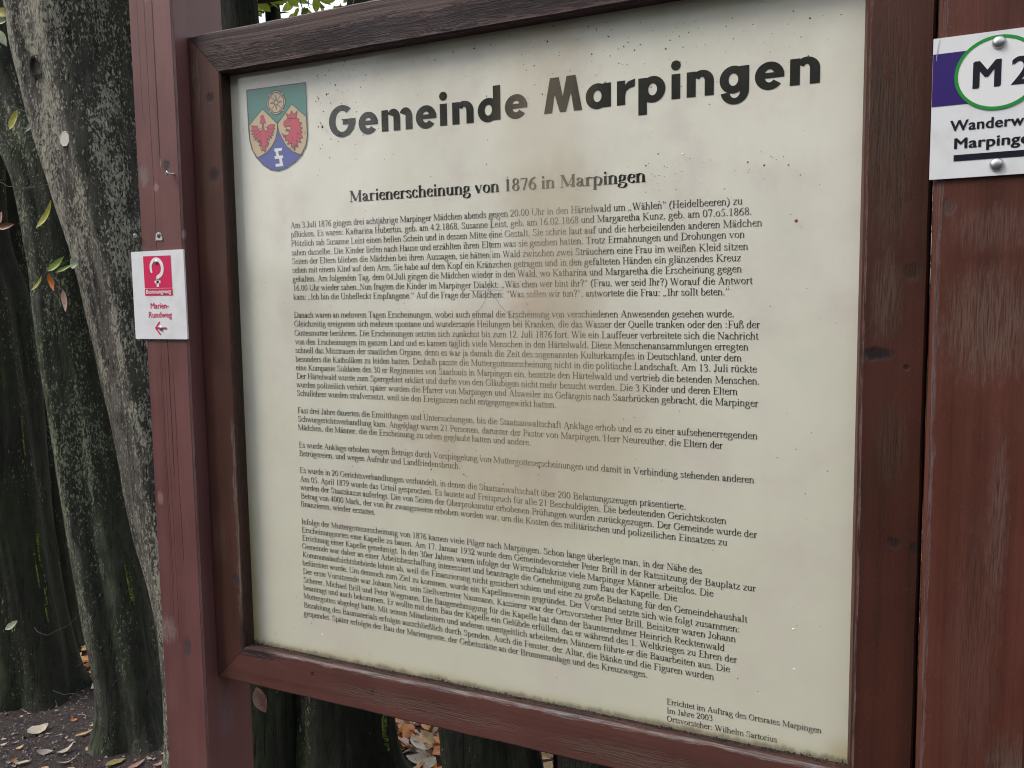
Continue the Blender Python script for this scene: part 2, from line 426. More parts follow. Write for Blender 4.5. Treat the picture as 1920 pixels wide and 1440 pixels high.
# ------------------------------------------------------------------ helpers
def mesh_obj(name, verts, faces, mat=None, parent=None, smooth=False, fmats=None, link=True):
    me = bpy.data.meshes.new(name); me.from_pydata([tuple(v) for v in verts], [], faces); me.update()
    mats = mat if isinstance(mat, (list, tuple)) else ([mat] if mat else [])
    for m in mats: me.materials.append(m)
    if fmats: me.polygons.foreach_set('material_index', fmats)
    if smooth: me.polygons.foreach_set('use_smooth', [True]*len(me.polygons))
    o = bpy.data.objects.new(name, me)
    if link: C.objects.link(o)
    if parent: o.parent = parent
    return o
def thing(name, label, cat, loc=(0,0,0), group=None):
    o = bpy.data.objects.new(name, None); C.objects.link(o); o.location = loc
    o.empty_display_size = 0.05
    o['label'] = label; o['category'] = cat
    if group: o['group'] = group
    return o
def tag(o, label, cat, group=None):
    o['label'] = label; o['category'] = cat
    if group: o['group'] = group
    return o
def adopt(parent, *objs):
    """parent meshes whose vertices are in world coordinates to a thing placed at its base"""
    for o in objs:
        o.parent = parent; o.matrix_parent_inverse = Matrix.Translation(-Vector(parent.location))
def set_attr(o, name, vals):
    a = o.data.attributes.new(name, 'FLOAT_VECTOR', 'POINT')
    flat = [c for v in vals for c in v]
    a.data.foreach_set('vector', flat)
def lerp(a, b, t): return a+(b-a)*t
def catmull(pts, n):
    out = []
    P = [Vector(p) for p in pts]
    P = [P[0]*2-P[1]]+P+[P[-1]*2-P[-2]]
    for i in range(1, len(P)-2):
        for k in range(n):
            t = k/n
            a, b, c, d = P[i-1], P[i], P[i+1], P[i+2]
            out.append(0.5*((2*b)+(c-a)*t+(2*a-5*b+4*c-d)*t*t+(3*b-a-3*c+d)*t**3))
    out.append(P[-2].copy())
    return out

# ------------------------------------------------------------------ node helper
class N:
    def __init__(s, name):
        s.m = bpy.data.materials.new(name); s.m.use_nodes = True; s.t = s.m.node_tree; s.t.nodes.clear()
        s.out = s.t.nodes.new('ShaderNodeOutputMaterial')
    def new(s, k, **kw):
        n = s.t.nodes.new(k)
        for a, b in kw.items(): setattr(n, a, b)
        return n
    def set(s, sock, v):
        if hasattr(v, 'links') or isinstance(v, bpy.types.NodeSocket): s.t.links.new(v, sock)
        else:
            if hasattr(sock, 'default_value'):
                dv = sock.default_value
                if hasattr(dv, '__len__') and not hasattr(v, '__len__'): v = [v]*len(dv)
                if hasattr(dv, '__len__') and len(dv) == 4 and len(v) == 3: v = (*v, 1)
                sock.default_value = v
    def math(s, op, a, b=0.0, c=0.0, clamp=False):
        n = s.new('ShaderNodeMath', operation=op); n.use_clamp = clamp
        s.set(n.inputs[0], a); s.set(n.inputs[1], b)
        if op in ('MULTIPLY_ADD', 'SMOOTH_MIN', 'SMOOTH_MAX', 'COMPARE'): s.set(n.inputs[2], c)
        return n.outputs[0]
    def vmath(s, op, a, b=(0,0,0)):
        n = s.new('ShaderNodeVectorMath', operation=op); s.set(n.inputs[0], a); s.set(n.inputs[1], b)
        return n.outputs['Value'] if op in ('LENGTH', 'DISTANCE', 'DOT_PRODUCT') else n.outputs[0]
    def noise(s, vec, scale=1.0, detail=4.0, rough=0.55, dist=0.0):
        n = s.new('ShaderNodeTexNoise'); s.set(n.inputs['Vector'], vec); s.set(n.inputs['Scale'], scale)
        s.set(n.inputs['Detail'], detail); s.set(n.inputs['Roughness'], rough); s.set(n.inputs['Distortion'], dist)
        return n.outputs['Fac']
    def vor(s, vec, scale=1.0, feature='F1', rnd=1.0):
        n = s.new('ShaderNodeTexVoronoi', feature=feature); s.set(n.inputs['Vector'], vec); s.set(n.inputs['Scale'], scale)
        s.set(n.inputs['Randomness'], rnd); return n
    def rng(s, v, a, b, c=0.0, d=1.0, smooth=True):
        n = s.new('ShaderNodeMapRange', interpolation_type='SMOOTHSTEP' if smooth else 'LINEAR')
        s.set(n.inputs[0], v); s.set(n.inputs[1], a); s.set(n.inputs[2], b); s.set(n.inputs[3], c); s.set(n.inputs[4], d)
        return n.outputs[0]
    def mix(s, f, a, b, blend='MIX'):
        n = s.new('ShaderNodeMix', data_type='RGBA', blend_type=blend)
        s.set(n.inputs[0], f); s.set(n.inputs[6], a); s.set(n.inputs[7], b); return n.outputs[2]
    def attr(s, name):
        return s.new('ShaderNodeAttribute', attribute_name=name).outputs['Vector']
    def objc(s):
        return s.new('ShaderNodeTexCoord').outputs['Object']
    def sep(s, v):
        n = s.new('ShaderNodeSeparateXYZ'); s.set(n.inputs[0], v); return n.outputs
    def comb(s, x, y, z):
        n = s.new('ShaderNodeCombineXYZ'); s.set(n.inputs[0], x); s.set(n.inputs[1], y); s.set(n.inputs[2], z); return n.outputs[0]
    def bump(s, h, strength=0.3, dist=0.002, normal=None):
        n = s.new('ShaderNodeBump'); s.set(n.inputs['Height'], h); s.set(n.inputs['Strength'], strength); s.set(n.inputs['Distance'], dist)
        if normal: s.set(n.inputs['Normal'], normal)
        return n.outputs[0]
    def bsdf(s, color, rough=0.5, normal=None, metal=0.0, spec=0.5, link=True, sheen=0.0):
        n = s.new('ShaderNodeBsdfPrincipled')
        s.set(n.inputs['Base Color'], color); s.set(n.inputs['Roughness'], rough); s.set(n.inputs['Metallic'], metal)
        s.set(n.inputs['Specular IOR Level'], spec)
        if normal: s.set(n.inputs['Normal'], normal)
        if link: s.t.links.new(n.outputs[0], s.out.inputs[0])
        return n
def plain(name, col, rough=0.6, metal=0.0, spec=0.5):
    n = N(name); n.bsdf((*col, 1), rough, metal=metal, spec=spec); return n.m

# ------------------------------------------------------------------ materials
def wood_mat(name, dark, light, rough=0.45, bands=(), patches=(), cracks=(), grain=1.0, fine=1.0, spec=0.5, seed=0.0):
    """painted softwood; attribute 'grain' = (along, across round the profile, 0) in metres.
    bands: (across centre, half width, colour, strength, along0, along1)
    patches: (along, across, r_along, r_across, colour, strength) ; cracks: (across, half width, along0, along1)"""
    n = N(name); g = n.attr('grain')
    s0 = n.vmath('ADD', g, (seed, seed*1.7, seed*0.3))
    S = n.sep(g); al, ac = S[0], S[1]
    wob = n.noise(n.vmath('MULTIPLY', s0, (2.2, 6.0, 1)), 1.0, 2)
    acw = n.math('ADD', ac, n.math('MULTIPLY', n.math('SUBTRACT', wob, 0.5), 0.012))
    gv = n.comb(n.math('MULTIPLY', al, 2.0), n.math('MULTIPLY', n.math('ADD', acw, seed), 170.0), seed)
    g1 = n.noise(gv, 1.0, 5, 0.65)
    gv2 = n.comb(n.math('MULTIPLY', al, 0.9), n.math('MULTIPLY', n.math('ADD', acw, seed), 42.0), seed+3)
    g2 = n.noise(gv2, 1.0, 3)
    cloud = n.noise(n.vmath('MULTIPLY', s0, (7, 14, 1)), 1.0, 4)
    f = n.math('ADD', n.math('MULTIPLY', n.rng(g2, 0.3, 0.7), 0.5), n.math('MULTIPLY', n.rng(cloud, 0.3, 0.7), 0.5))
    col = n.mix(f, (*dark, 1), (*light, 1))
    lines = n.rng(g1, 0.60, 0.78)
    col = n.mix(n.math('MULTIPLY', lines, 0.5*grain), col, tuple(c*0.35 for c in dark)+(1,))
    spk = n.vor(n.vmath('MULTIPLY', s0, (350, 700, 1)), 1.0)
    mot = n.noise(n.vmath('MULTIPLY', s0, (260, 420, 1)), 1.0, 2)
    col = n.mix(n.math('MULTIPLY', n.rng(mot, 0.60, 0.8), 0.07*fine), col, (0.36, 0.28, 0.26, 1))
    h = n.math('MULTIPLY', g1, -1.0*grain); wear = None
    stk = n.noise(n.comb(n.math('MULTIPLY', al, 26.0), n.math('MULTIPLY', n.math('ADD', acw, seed), 420.0), seed), 1.0, 4, 0.7)
    for (c, hw, bc, st, a0, a1) in bands:
        d = n.math('ABSOLUTE', n.math('SUBTRACT', ac, c))
        j = n.noise(n.vmath('MULTIPLY', s0, (22, 120, 1)), 1.0, 5, 0.7)
        dd = n.math('ADD', d, n.math('MULTIPLY', n.math('SUBTRACT', j, 0.5), hw*3.6))
        m = n.rng(dd, hw*0.75, hw*1.1, 1.0, 0.0)
        st_n = n.noise(n.vmath('MULTIPLY', s0, (14, 900, 1)), 1.0, 4)
        brk = n.noise(n.vmath('MULTIPLY', s0, (34, 260, 1)), 1.0, 5, .75)
        m = n.math('MULTIPLY', n.math('MULTIPLY', m, n.rng(st_n, 0.33, 0.52)), n.rng(brk, 0.36, 0.56, 0.15, 1.0))
        if a1 > a0:
            m = n.math('MULTIPLY', m, n.math('MULTIPLY', n.rng(al, a0-0.03, a0+0.03), n.rng(al, a1-0.03, a1+0.03, 1.0, 0.0)))
        m = n.math('MULTIPLY', m, st); wear = m if wear is None else n.math('MAXIMUM', wear, m)
        col = n.mix(m, col, (*bc, 1))
    jj = n.noise(n.vmath('MULTIPLY', s0, (60, 160, 1)), 1.0, 4, 0.7)
    for (pa, pc, ra, rc, bc, st) in patches:
        v = n.comb(n.math('DIVIDE', n.math('SUBTRACT', al, pa), ra), n.math('DIVIDE', n.math('SUBTRACT', ac, pc), rc), 0.0)
        d = n.math('ADD', n.vmath('LENGTH', v), n.math('MULTIPLY', n.math('SUBTRACT', jj, 0.5), 1.1))
        m = n.rng(d, 0.35, 1.10, 1.0, 0.0)
        if ra > 0.025: m = n.math('MULTIPLY', m, n.rng(stk, 0.34, 0.56))
        m = n.math('MULTIPLY', m, st); wear = m if wear is None else n.math('MAXIMUM', wear, m)
        col = n.mix(m, col, (*bc, 1))
    for (cc, hw, a0, a1) in cracks:
        d = n.math('ABSOLUTE', n.math('SUBTRACT', acw, cc))
        m = n.math('MULTIPLY', n.rng(d, hw*0.6, hw, 1.0, 0.0), n.math('MULTIPLY', n.rng(al, a0, a0+0.02), n.rng(al, a1-0.05, a1, 1.0, 0.0)))
        col = n.mix(m, col, (0.008, 0.004, 0.004, 1)); h = n.math('ADD', h, n.math('MULTIPLY', m, -6.0))
    rg = n.math('ADD', rough, n.math('MULTIPLY', n.math('SUBTRACT', cloud, 0.5), 0.35))
    h = n.math('ADD', h, n.math('MULTIPLY', mot, 0.2))
    if wear is not None:
        rg = n.math('ADD', rg, n.math('MULTIPLY', wear, 0.35)); h = n.math('ADD', h, n.math('MULTIPLY', n.math('MULTIPLY', wear, stk), -2.0))
    n.bsdf(col, rg, n.bump(h, 0.7, 0.0012), spec=spec)
    return n.m

def bark_mat(name, base, lichen, green, lich_amt, green_amt, seed):
    n = N(name); p = n.vmath('ADD', n.objc(), (seed, seed*2, seed*3))
    st = n.vmath('MULTIPLY', p, (1, 1, 0.30))
    big = n.noise(n.vmath('MULTIPLY', p, (1, 1, 0.6)), 5.0, 4)
    mid = n.noise(st, 42.0, 5, 0.65, 0.3)
    fin = n.noise(st, 170.0, 4, 0.6)
    col = n.mix(n.rng(mid, 0.32, 0.68), tuple(c*0.45 for c in base)+(1,), tuple(min(1, c*1.5) for c in base)+(1,))
    gm = n.math('MULTIPLY', n.rng(big, 0.42, 0.62), green_amt)
    gm = n.math('MULTIPLY', gm, n.rng(n.noise(p, 30.0, 4), 0.35, 0.6))
    col = n.mix(gm, col, (*green, 1))
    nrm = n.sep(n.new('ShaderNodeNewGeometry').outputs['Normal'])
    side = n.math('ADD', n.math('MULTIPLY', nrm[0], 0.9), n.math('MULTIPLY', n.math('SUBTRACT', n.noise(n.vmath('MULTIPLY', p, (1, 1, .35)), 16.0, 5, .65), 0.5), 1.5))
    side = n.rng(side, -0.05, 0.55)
    col = n.mix(n.math('MULTIPLY', side, 0.65), col, (0.015, 0.018, 0.011, 1))  # shade on the trunk's right-hand side put into the bark colour
    # crustose lichen in small pale flecks, denser in some zones
    zone = n.noise(n.vmath('MULTIPLY', p, (1, 1, 0.30)), 9.0, 5, .65)
    l1 = n.noise(n.vmath('MULTIPLY', p, (1, 1, 0.45)), 165.0, 3, 0.6, 0.6)
    l2 = n.noise(n.vmath('MULTIPLY', p, (1, 1, 0.6)), 75.0, 5, 0.75, 0.6)
    thr = n.rng(zone, 0.36, 0.64, 0.73-0.09*lich_amt, 0.545-0.09*lich_amt)
    thr = n.math('ADD', thr, n.rng(n.sep(n.objc())[2], 0.15, 1.1, 0.07, 0.0))
    thr = n.math('ADD', thr, n.math('MULTIPLY', side, 0.050))
    m1 = n.rng(n.math('SUBTRACT', l1, thr), 0.0, 0.03)
    m2 = n.rng(n.math('SUBTRACT', l2, n.math('ADD', thr, 0.06)), 0.0, 0.04)
    m = n.math('MAXIMUM', n.math('MULTIPLY', m1, 0.85), n.math('MULTIPLY', m2, 0.6))
    lc = n.mix(n.rng(fin, 0.35, 0.65), tuple(c*0.6 for c in lichen)+(1,), (*lichen, 1))
    col = n.mix(m, col, lc)
    pit = n.rng(n.noise(n.vmath('MULTIPLY', p, (1, 1, 0.22)), 95.0, 2), 0.66, 0.74)
    col = n.mix(n.math('MULTIPLY', pit, 0.8), col, (0.008, 0.008, 0.007, 1))
    fis = n.rng(n.noise(n.vmath('MULTIPLY', p, (1, 1, 0.09)), 52.0, 4, .6, .4), 0.56, 0.70)
    col = n.mix(n.math('MULTIPLY', fis, 0.4), col, tuple(c*0.22 for c in base)+(1,))
    mid = n.math('SUBTRACT', mid, n.math('MULTIPLY', fis, 0.5))
    h = n.math('ADD', n.math('ADD', n.math('MULTIPLY', mid, 1.0), n.math('MULTIPLY', fin, 0.35)), n.math('SUBTRACT', n.math('MULTIPLY', m, 0.35), n.math('MULTIPLY', pit, 0.8)))
    n.bsdf(col, 0.85, n.bump(h, 0.9, 0.006), spec=0.25)
    return n.m

def leaf_mat(name, c1, c2, trans=0.35, rough=0.5):
    n = N(name); p = n.objc()
    f = n.rng(n.noise(p, 28.0, 3), 0.35, 0.65)
    info = n.new('ShaderNodeObjectInfo').outputs['Random']
    col = n.mix(n.math('MULTIPLY_ADD', f, 0.6, n.math('MULTIPLY', info, 0.4)), (*c1, 1), (*c2, 1))
    spots = n.rng(n.noise(p, 160.0, 2), 0.64, 0.7)
    col = n.mix(n.math('MULTIPLY', spots, 0.5), col, (0.05, 0.025, 0.012, 1))
    b = n.bsdf(col, rough, n.bump(n.noise(p, 90.0, 3), 0.4, 0.002), spec=0.5, link=False)
    t = n.new('ShaderNodeBsdfTranslucent'); n.set(t.inputs[0], col)
    mx = n.new('ShaderNodeMixShader'); mx.inputs[0].default_value = trans
    n.t.links.new(b.outputs[0], mx.inputs[1]); n.t.links.new(t.outputs[0], mx.inputs[2]); n.t.links.new(mx.outputs[0], n.out.inputs[0])
    return n.m

INK = plain('printing_ink', (0.009, 0.009, 0.008), 0.7, spec=0.2)
METAL = plain('zinc_metal', (0.55, 0.56, 0.58), 0.38, 1.0)
DULL = plain('dull_nail_metal', (0.16, 0.15, 0.16), 0.5, 0.7)

# ================================================================== SETTING: ground
def soil_h(x, y):
    h = 0.02*noise.noise(Vector((x*1.3, y*1.3, 0)))+0.010*noise.noise(Vector((x*6, y*6, 3)))+0.006*noise.noise(Vector((x*22, y*22, 5)))
    return h*max(0.0, 1-math.hypot(x+2, y-1)/14)
n = N('forest_soil'); p = n.objc()
a = n.noise(p, 9.0, 5); b = n.noise(p, 60.0, 4, 0.7); c = n.noise(p, 260.0, 3, 0.6)
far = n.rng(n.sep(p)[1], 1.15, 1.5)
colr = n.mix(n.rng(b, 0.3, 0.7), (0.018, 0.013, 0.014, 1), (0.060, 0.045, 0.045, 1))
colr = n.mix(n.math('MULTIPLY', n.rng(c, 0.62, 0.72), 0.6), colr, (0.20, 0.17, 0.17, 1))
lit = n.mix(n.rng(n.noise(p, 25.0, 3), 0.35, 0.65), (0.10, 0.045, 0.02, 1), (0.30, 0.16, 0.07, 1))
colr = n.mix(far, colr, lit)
n.bsdf(colr, 0.8, n.bump(n.math('ADD', b, n.math('MULTIPLY', c, 0.5)), 0.9, 0.012), spec=0.35)
SOIL = n.m
xs = [-150, -60, -25, -12, -8, -6]+[-5+0.05*i for i in range(141)]+[3, 6, 12, 25, 60, 150]
ys = [-150, -60, -25, -12, -6, -3]+[-2+0.05*i for i in range(101)]+[4, 6, 9, 14, 25, 60, 150]
verts = [(x, y, soil_h(x, y)) for y in ys for x in xs]; nx = len(xs)
faces = [(j*nx+i, j*nx+i+1, (j+1)*nx+i+1, (j+1)*nx+i) for j in range(len(ys)-1) for i in range(nx-1)]
g = mesh_obj('ground', verts, faces, SOIL, smooth=True); g['kind'] = 'structure'

# small stones and crumbs of earth: nobody could count them
n = N('crumbs'); r_ = n.noise(n.objc(), 40.0, 2)
n.bsdf(n.mix(n.rng(r_, 0.4, 0.65), (0.025, 0.02, 0.02, 1), (0.28, 0.25, 0.25, 1)), 0.75)
V, F = [], []
for i in range(9000):
    x = random.uniform(-3.7, -1.9); y = random.uniform(0.3, 1.25)
    s = random.uniform(0.0012, 0.004) if random.random() < 0.93 else random.uniform(0.004, 0.008)
    z = soil_h(x, y)+s*0.3; b0 = len(V); a = random.random()*6.28
    for k in range(4):
        V.append((x+s*math.cos(a+k*1.57)*random.uniform(.6, 1.3), y+s*math.sin(a+k*1.57)*random.uniform(.6, 1.3), z))
    V.append((x, y, z+s*0.8)); V.append((x, y, z-s*0.6))
    for k in range(4): F += [(b0+k, b0+(k+1) % 4, b0+4), (b0+(k+1) % 4, b0+k, b0+5)]
o = mesh_obj('earth_crumbs', V, F, n.m); o['kind'] = 'stuff'; o['label'] = 'small stones and crumbs of earth on the dark soil'; o['category'] = 'gravel'

V, F = [], []
rd = random.Random(77)
for i in range(420):
    x, y = rd.uniform(-3.5, -2.0), rd.uniform(0.45, 1.15); c = Vector((x, y, soil_h(x, y)+.004)); a = rd.uniform(0, 3.14); b0 = len(V)
    if i % 3:   # broken bits of leaf
        s = rd.uniform(.004, .011); m3 = Matrix.Rotation(a, 3, 'Z') @ Matrix.Rotation(rd.uniform(-.6, .6), 3, 'X')
        for q in ((-1, -.3, 0), (-.2, -.6, .2), (.9, -.2, .1), (.7, .5, 0), (-.5, .5, .3)): V.append(c+m3 @ (Vector(q)*s*rd.uniform(.7, 1.2)))
        F.append(tuple(range(b0, b0+5)))
    else:       # root fibres and stalks
        L = rd.uniform(.02, .07); d = Vector((math.cos(a), math.sin(a), 0)); pr = Vector((-d.y, d.x, 0))*.0006
        for k in range(5):
            q = c+d*(L*(k/4-.5))+Vector((0, 0, .006*math.sin(k*.8)))+pr*8*math.sin(k*1.7+i); V += [q+pr, q-pr+Vector((0, 0, .0009))]
        for k in range(4): F.append((b0+2*k, b0+2*k+1, b0+2*k+3, b0+2*k+2))
nn = N('forest_debris'); q_ = nn.noise(nn.objc(), 20.0, 2)
nn.bsdf(nn.mix(nn.rng(q_, .4, .6), (0.10, 0.055, 0.03, 1), (0.38, 0.30, 0.24, 1)), .7)
o = mesh_obj('leaf_crumbs', V, F, nn.m); o['kind'] = 'stuff'; o['label'] = 'broken leaf bits and root fibres strewn on the dark soil'; o['category'] = 'debris'
# ================================================================== TREES
def leaf_geo(L, Wd, fold=0.25, curl=0.25, nseg=6, wob=0.0, rnd=random):
    """flat-folded leaf along +x from the origin, midrib in the middle"""
    V, F = [], []
    for i in range(nseg+1):
        t = i/nseg
        hw = Wd*0.5*(math.sin(math.pi*min(1, t*0.97+0.03))**0.8)*(1.12-0.35*t)
        if i in (0, nseg): hw = Wd*0.02
        zc = curl*L*(t-0.5)**2*2; x = L*t
        w1, w2 = rnd.uniform(-wob, wob)*Wd, rnd.uniform(-wob, wob)*Wd
        V += [(x, -hw, zc+fold*hw+w1), (x, 0, zc), (x, hw, zc+fold*hw+w2)]
    for i in range(nseg):
        a = i*3; F += [(a, a+3, a+4, a+1), (a+1, a+4, a+5, a+2)]
    return V, F
CROWN_LEAF = leaf_mat('hornbeam_leaf_green', (0.05, 0.11, 0.02), (0.13, 0.20, 0.04), 0.45)
CROWN_LEAF2 = leaf_mat('hornbeam_leaf_bright', (0.16, 0.30, 0.04), (0.30, 0.42, 0.08), 0.55)

def trunk_geo(pts, seed, nseg=18, nring=110, lobes=4, flute=0.08):
    P = catmull([(p[0], p[1], p[2]) for p in pts], nseg)
    Rr = catmull([(p[3], 0, 0) for p in pts], nseg)
    V, F = [], []
    for i, c in enumerate(P):
        t = (P[min(i+1, len(P)-1)]-P[max(i-1, 0)]).normalized()
        if t.z < 0: t = -t
        u = Vector((1, 0, 0)); u = (u-t*u.dot(t)).normalized(); v = t.cross(u)
        for k in range(nring):
            a = 2*math.pi*k/nring; z = c.z
            fl = flute*math.sin(lobes*a+seed+1.1*math.sin(z*1.7+seed))+0.5*flute*math.sin((lobes+3)*a+seed*2+z*1.3)
            q = Vector((math.cos(a)*2.2, math.sin(a)*2.2, z*2.2+seed*7))
            q2 = Vector((math.cos(a)*9, math.sin(a)*9, z*9+seed*3))
            flare = 0.35*math.exp(-max(0, z+.02)/.07)*(0.6+0.6*math.sin(lobes*a+seed))
            r = Rr[i].x*(1+fl+flare+0.05*noise.noise(q)+0.025*noise.noise(q2)+0.020*(1-abs(noise.noise(Vector((math.cos(a)*6, math.sin(a)*6, z*1.6+seed*5))))*3))
            V.append(c+u*(r*math.cos(a))+v*(r*math.sin(a)))
    for i in range(len(P)-1):
        for k in range(nring):
            a = i*nring; F.append((a+k, a+(k+1) % nring, a+nring+(k+1) % nring, a+nring+k))
    return V, F
def tube(pts, r0, r1, nring=6):
    V, F = [], []; m = len(pts)
    for i, p in enumerate(pts):
        p = Vector(p); t = (Vector(pts[min(i+1, m-1)])-Vector(pts[max(i-1, 0)])).normalized()
        u = t.orthogonal().normalized(); v = t.cross(u); r = lerp(r0, r1, i/(m-1))
        for k in range(nring): V.append(p+u*(r*math.cos(6.2832*k/nring))+v*(r*math.sin(6.2832*k/nring)))
    for i in range(m-1):
        for k in range(nring):
            a = i*nring; F.append((a+k, a+(k+1) % nring, a+nring+(k+1) % nring, a+nring+k))
    return V, F
def crown(top, n_leaf, sx, sy, z0, z1, rnd, mats, cy=0.0):
    V, F, M = [], [], []
    for i in range(n_leaf):
        while True:
            u, v, w_ = rnd.uniform(-1, 1), rnd.uniform(-1, 1), rnd.uniform(-1, 1)
            if u*u+v*v+w_*w_ < 1: break
        c = Vector((top.x+u*sx, top.y+cy+v*sy, lerp(z0, z1, w_*0.5+0.5)))
        c += Vector((noise.noise(c*1.7), noise.noise(c*1.7+Vector((5, 0, 0))), 0))*0.25
        if c.y < 0.25: continue
        L = rnd.uniform(0.045, 0.075); W_ = L*0.6
        e = Matrix.Rotation(rnd.uniform(0, 6.28), 3, 'Z') @ Matrix.Rotation(rnd.uniform(-.7, .7), 3, 'X') @ Matrix.Rotation(rnd.uniform(-.2, .9), 3, 'Y')
        b0 = len(V)
        for q in ((0, 0, 0), (L*.3, -W_*.5, .004), (L*.75, -W_*.35, .003), (L, 0, -.004), (L*.75, W_*.35, .003), (L*.3, W_*.5, .004)):
            V.append(c+e @ Vector(q))
        F += [(b0, b0+1, b0+2, b0+3), (b0, b0+3, b0+4, b0+5)]; mm = 0 if rnd.random() < 0.6 else 1; M += [mm, mm]
    return V, F, M

TREES = {
 'A': ('big pale-barked leaning hornbeam beside the left post, with a knot hole and a round marker', 0.11, 1.5, 0.15, (0.085, 0.078, 0.072), 5, 0.06),
 'B': ('grey-green hornbeam second from the left post, its foot on the bare soil', 0.09, 1.0, 0.5, (0.060, 0.062, 0.054), 4, 0.09),
 'C': ('dark leaning hornbeam at the lower left corner with a yellow-green mossy right edge', 0.06, 0.25, 0.7, (0.022, 0.022, 0.019), 4, 0.09),
 'D': ('hornbeam farthest left, standing back in the shade behind the leaning ones', 0.05, 0.6, 0.5, (0.04, 0.04, 0.034), 4, 0.08),
 'E2': ('slim dark trunk just right of the left post, seen above and below the frame', 0.03, -0.2, 0.4, (0.012, 0.012, 0.011), 3, 0.06),
 'E': ('broad dark trunk under the left part of the frame with a mossy right edge', 0.03, 0.1, 0.5, (0.011, 0.012, 0.010), 5, 0.08),
 'F': ('dark trunk under the middle of the frame, right of the bright gap of leaves', 0.02, -0.1, 0.4, (0.010, 0.010, 0.009), 4, 0.07),
 'H': ('dark trunk under the frame right of the small second gap', 0.02, -0.1, 0.4, (0.010, 0.010, 0.009), 4, 0.06),
 'G': ('thin dark trunk seen against the bright foliage above the frame corner', 0.02, 0.1, 0.3, (0.03, 0.028, 0.026), 3, 0.05),
 'I': ('shaded trunk showing in the narrow gap between the two leftmost leaning hornbeams', 0.03, 0.15, 0.6, (0.022, 0.022, 0.02), 4, 0.07),
}
rt = random.Random(3)
tree_empty = {}
for key, (label, _, lich, grn, base, lobes, flute) in TREES.items():
    pts = list(TRUNKS[key]); pts.sort(key=lambda q: q[2])
    # carry the stem down into the soil and on up to its crown
    b_ = pts[0]; pts = [(b_[0], b_[1], -0.12, b_[3]*1.12)]+[q for q in pts if q[2] > -0.02]
    t1, t0 = Vector(pts[-1][:3]), Vector(pts[-3][:3]); d = (t1-t0).normalized(); d = (d+Vector((0, 0, .6))).normalized()
    rr = pts[-1][3]; zt = pts[-1][2]
    if zt < 2.4: pts.append((t1.x+d.x*0.9, t1.y+0.1, t1.z+0.9*d.z, rr*0.9)); t1 = Vector(pts[-1][:3])
    pts.append((t1.x+d.x*0.8, t1.y+0.15, t1.z+0.9, rr*0.7)); pts.append((t1.x+d.x*1.4, t1.y+0.2, t1.z+2.0, rr*0.45))
    e = thing('hornbeam_tree', label, 'tree', (b_[0], b_[1], 0.0)); tree_empty[key] = e
    sd_ = {'A': 1.0, 'B': 2.3, 'C': 3.7, 'D': 4.1, 'E2': 5.2, 'E': 6.6, 'F': 7.9, 'H': 8.3, 'G': 9.4, 'I': 10.8}[key]
    V, F = trunk_geo(pts, sd_, lobes=lobes, flute=flute)
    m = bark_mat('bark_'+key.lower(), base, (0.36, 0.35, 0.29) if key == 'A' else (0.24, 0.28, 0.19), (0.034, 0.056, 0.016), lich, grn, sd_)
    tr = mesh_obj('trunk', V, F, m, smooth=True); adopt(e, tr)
    top = Vector(pts[-1][:3])
    bv, bf = [], []
    for k in range(5):
        s = Vector(pts[-2][:3])+Vector((0, 0, rt.uniform(-.3, .8))); ang = rt.uniform(0, 6.28); ln = rt.uniform(.8, 1.3)
        q = [s+Vector((math.cos(ang)*ln*t, abs(math.sin(ang))*ln*t, 0.8*t+0.1*math.sin(5*t))) for t in (0, .25, .5, .75, 1)]
        v2, f2 = tube(q, 0.03, 0.006); o_ = len(bv); bv += v2; bf += [tuple(i+o_ for i in ff) for ff in f2]
    br = mesh_obj('branches', bv, bf, m, smooth=True); adopt(e, br)
    V, F, M = crown(top, 6000 if key in 'ABCDEFH' else 3000, 1.15, 0.62, 2.7, 4.8, rt, None, -0.05)
    cr = mesh_obj('crown', V, F, [CROWN_LEAF, CROWN_LEAF2], fmats=M); adopt(e, cr)
MOSS = N('moss'); mp = MOSS.objc()
MOSS.bsdf(MOSS.mix(MOSS.rng(MOSS.noise(mp, 60.0, 3), .35, .65), (0.05, 0.09, 0.015, 1), (0.17, 0.21, 0.035, 1)), 0.9)
MOSS = MOSS.m
def moss_strip(parent, pts, w_, n_, seed):
    from mathutils.bvhtree import BVHTree
    tr = [o for o in parent.children if o.name.startswith('trunk')][0]
    bv = BVHTree.FromPolygons([v.co for v in tr.data.vertices], [tuple(q.vertices) for q in tr.data.polygons])
    rr = random.Random(seed); V, F = [], []
    P = catmull(pts, 8)
    for i in range(n_):
        c = P[rr.randrange(len(P))]+Vector((rr.gauss(0, w_), rr.gauss(0, w_), rr.uniform(-.02, .02))); s = rr.uniform(0.0012, 0.0034); nn_ = bv.find_nearest(c); c = nn_[0]+nn_[1]*s*.6
        b0 = len(V)
        for k in range(4): V.append(c+Vector((math.cos(k*1.57)*s, rr.uniform(-s, s), math.sin(k*1.57)*s)))
        V.append(c+Vector((0, -s, 0))); V.append(c+Vector((0, s, 0)))
        for k in range(4): F += [(b0+k, b0+(k+1) % 4, b0+4), (b0+(k+1) % 4, b0+k, b0+5)]
    o = mesh_obj('moss_tuft', V, F, MOSS); o['kind'] = 'stuff'; adopt(parent, o)
moss_strip(tree_empty['B'], [(-2.3066,.84,.643),(-2.2783,.83,.6062),(-2.2571,.83,.5639),(-2.2517,.83,.5376)], .006, 260, 1)
moss_strip(tree_empty['C'], [(-2.9315,.96,.666),(-2.8982,.94,.5731),(-2.877,.93,.4973),(-2.8509,.93,.3991),(-2.8399,.93,.3599)], .005, 340, 2)
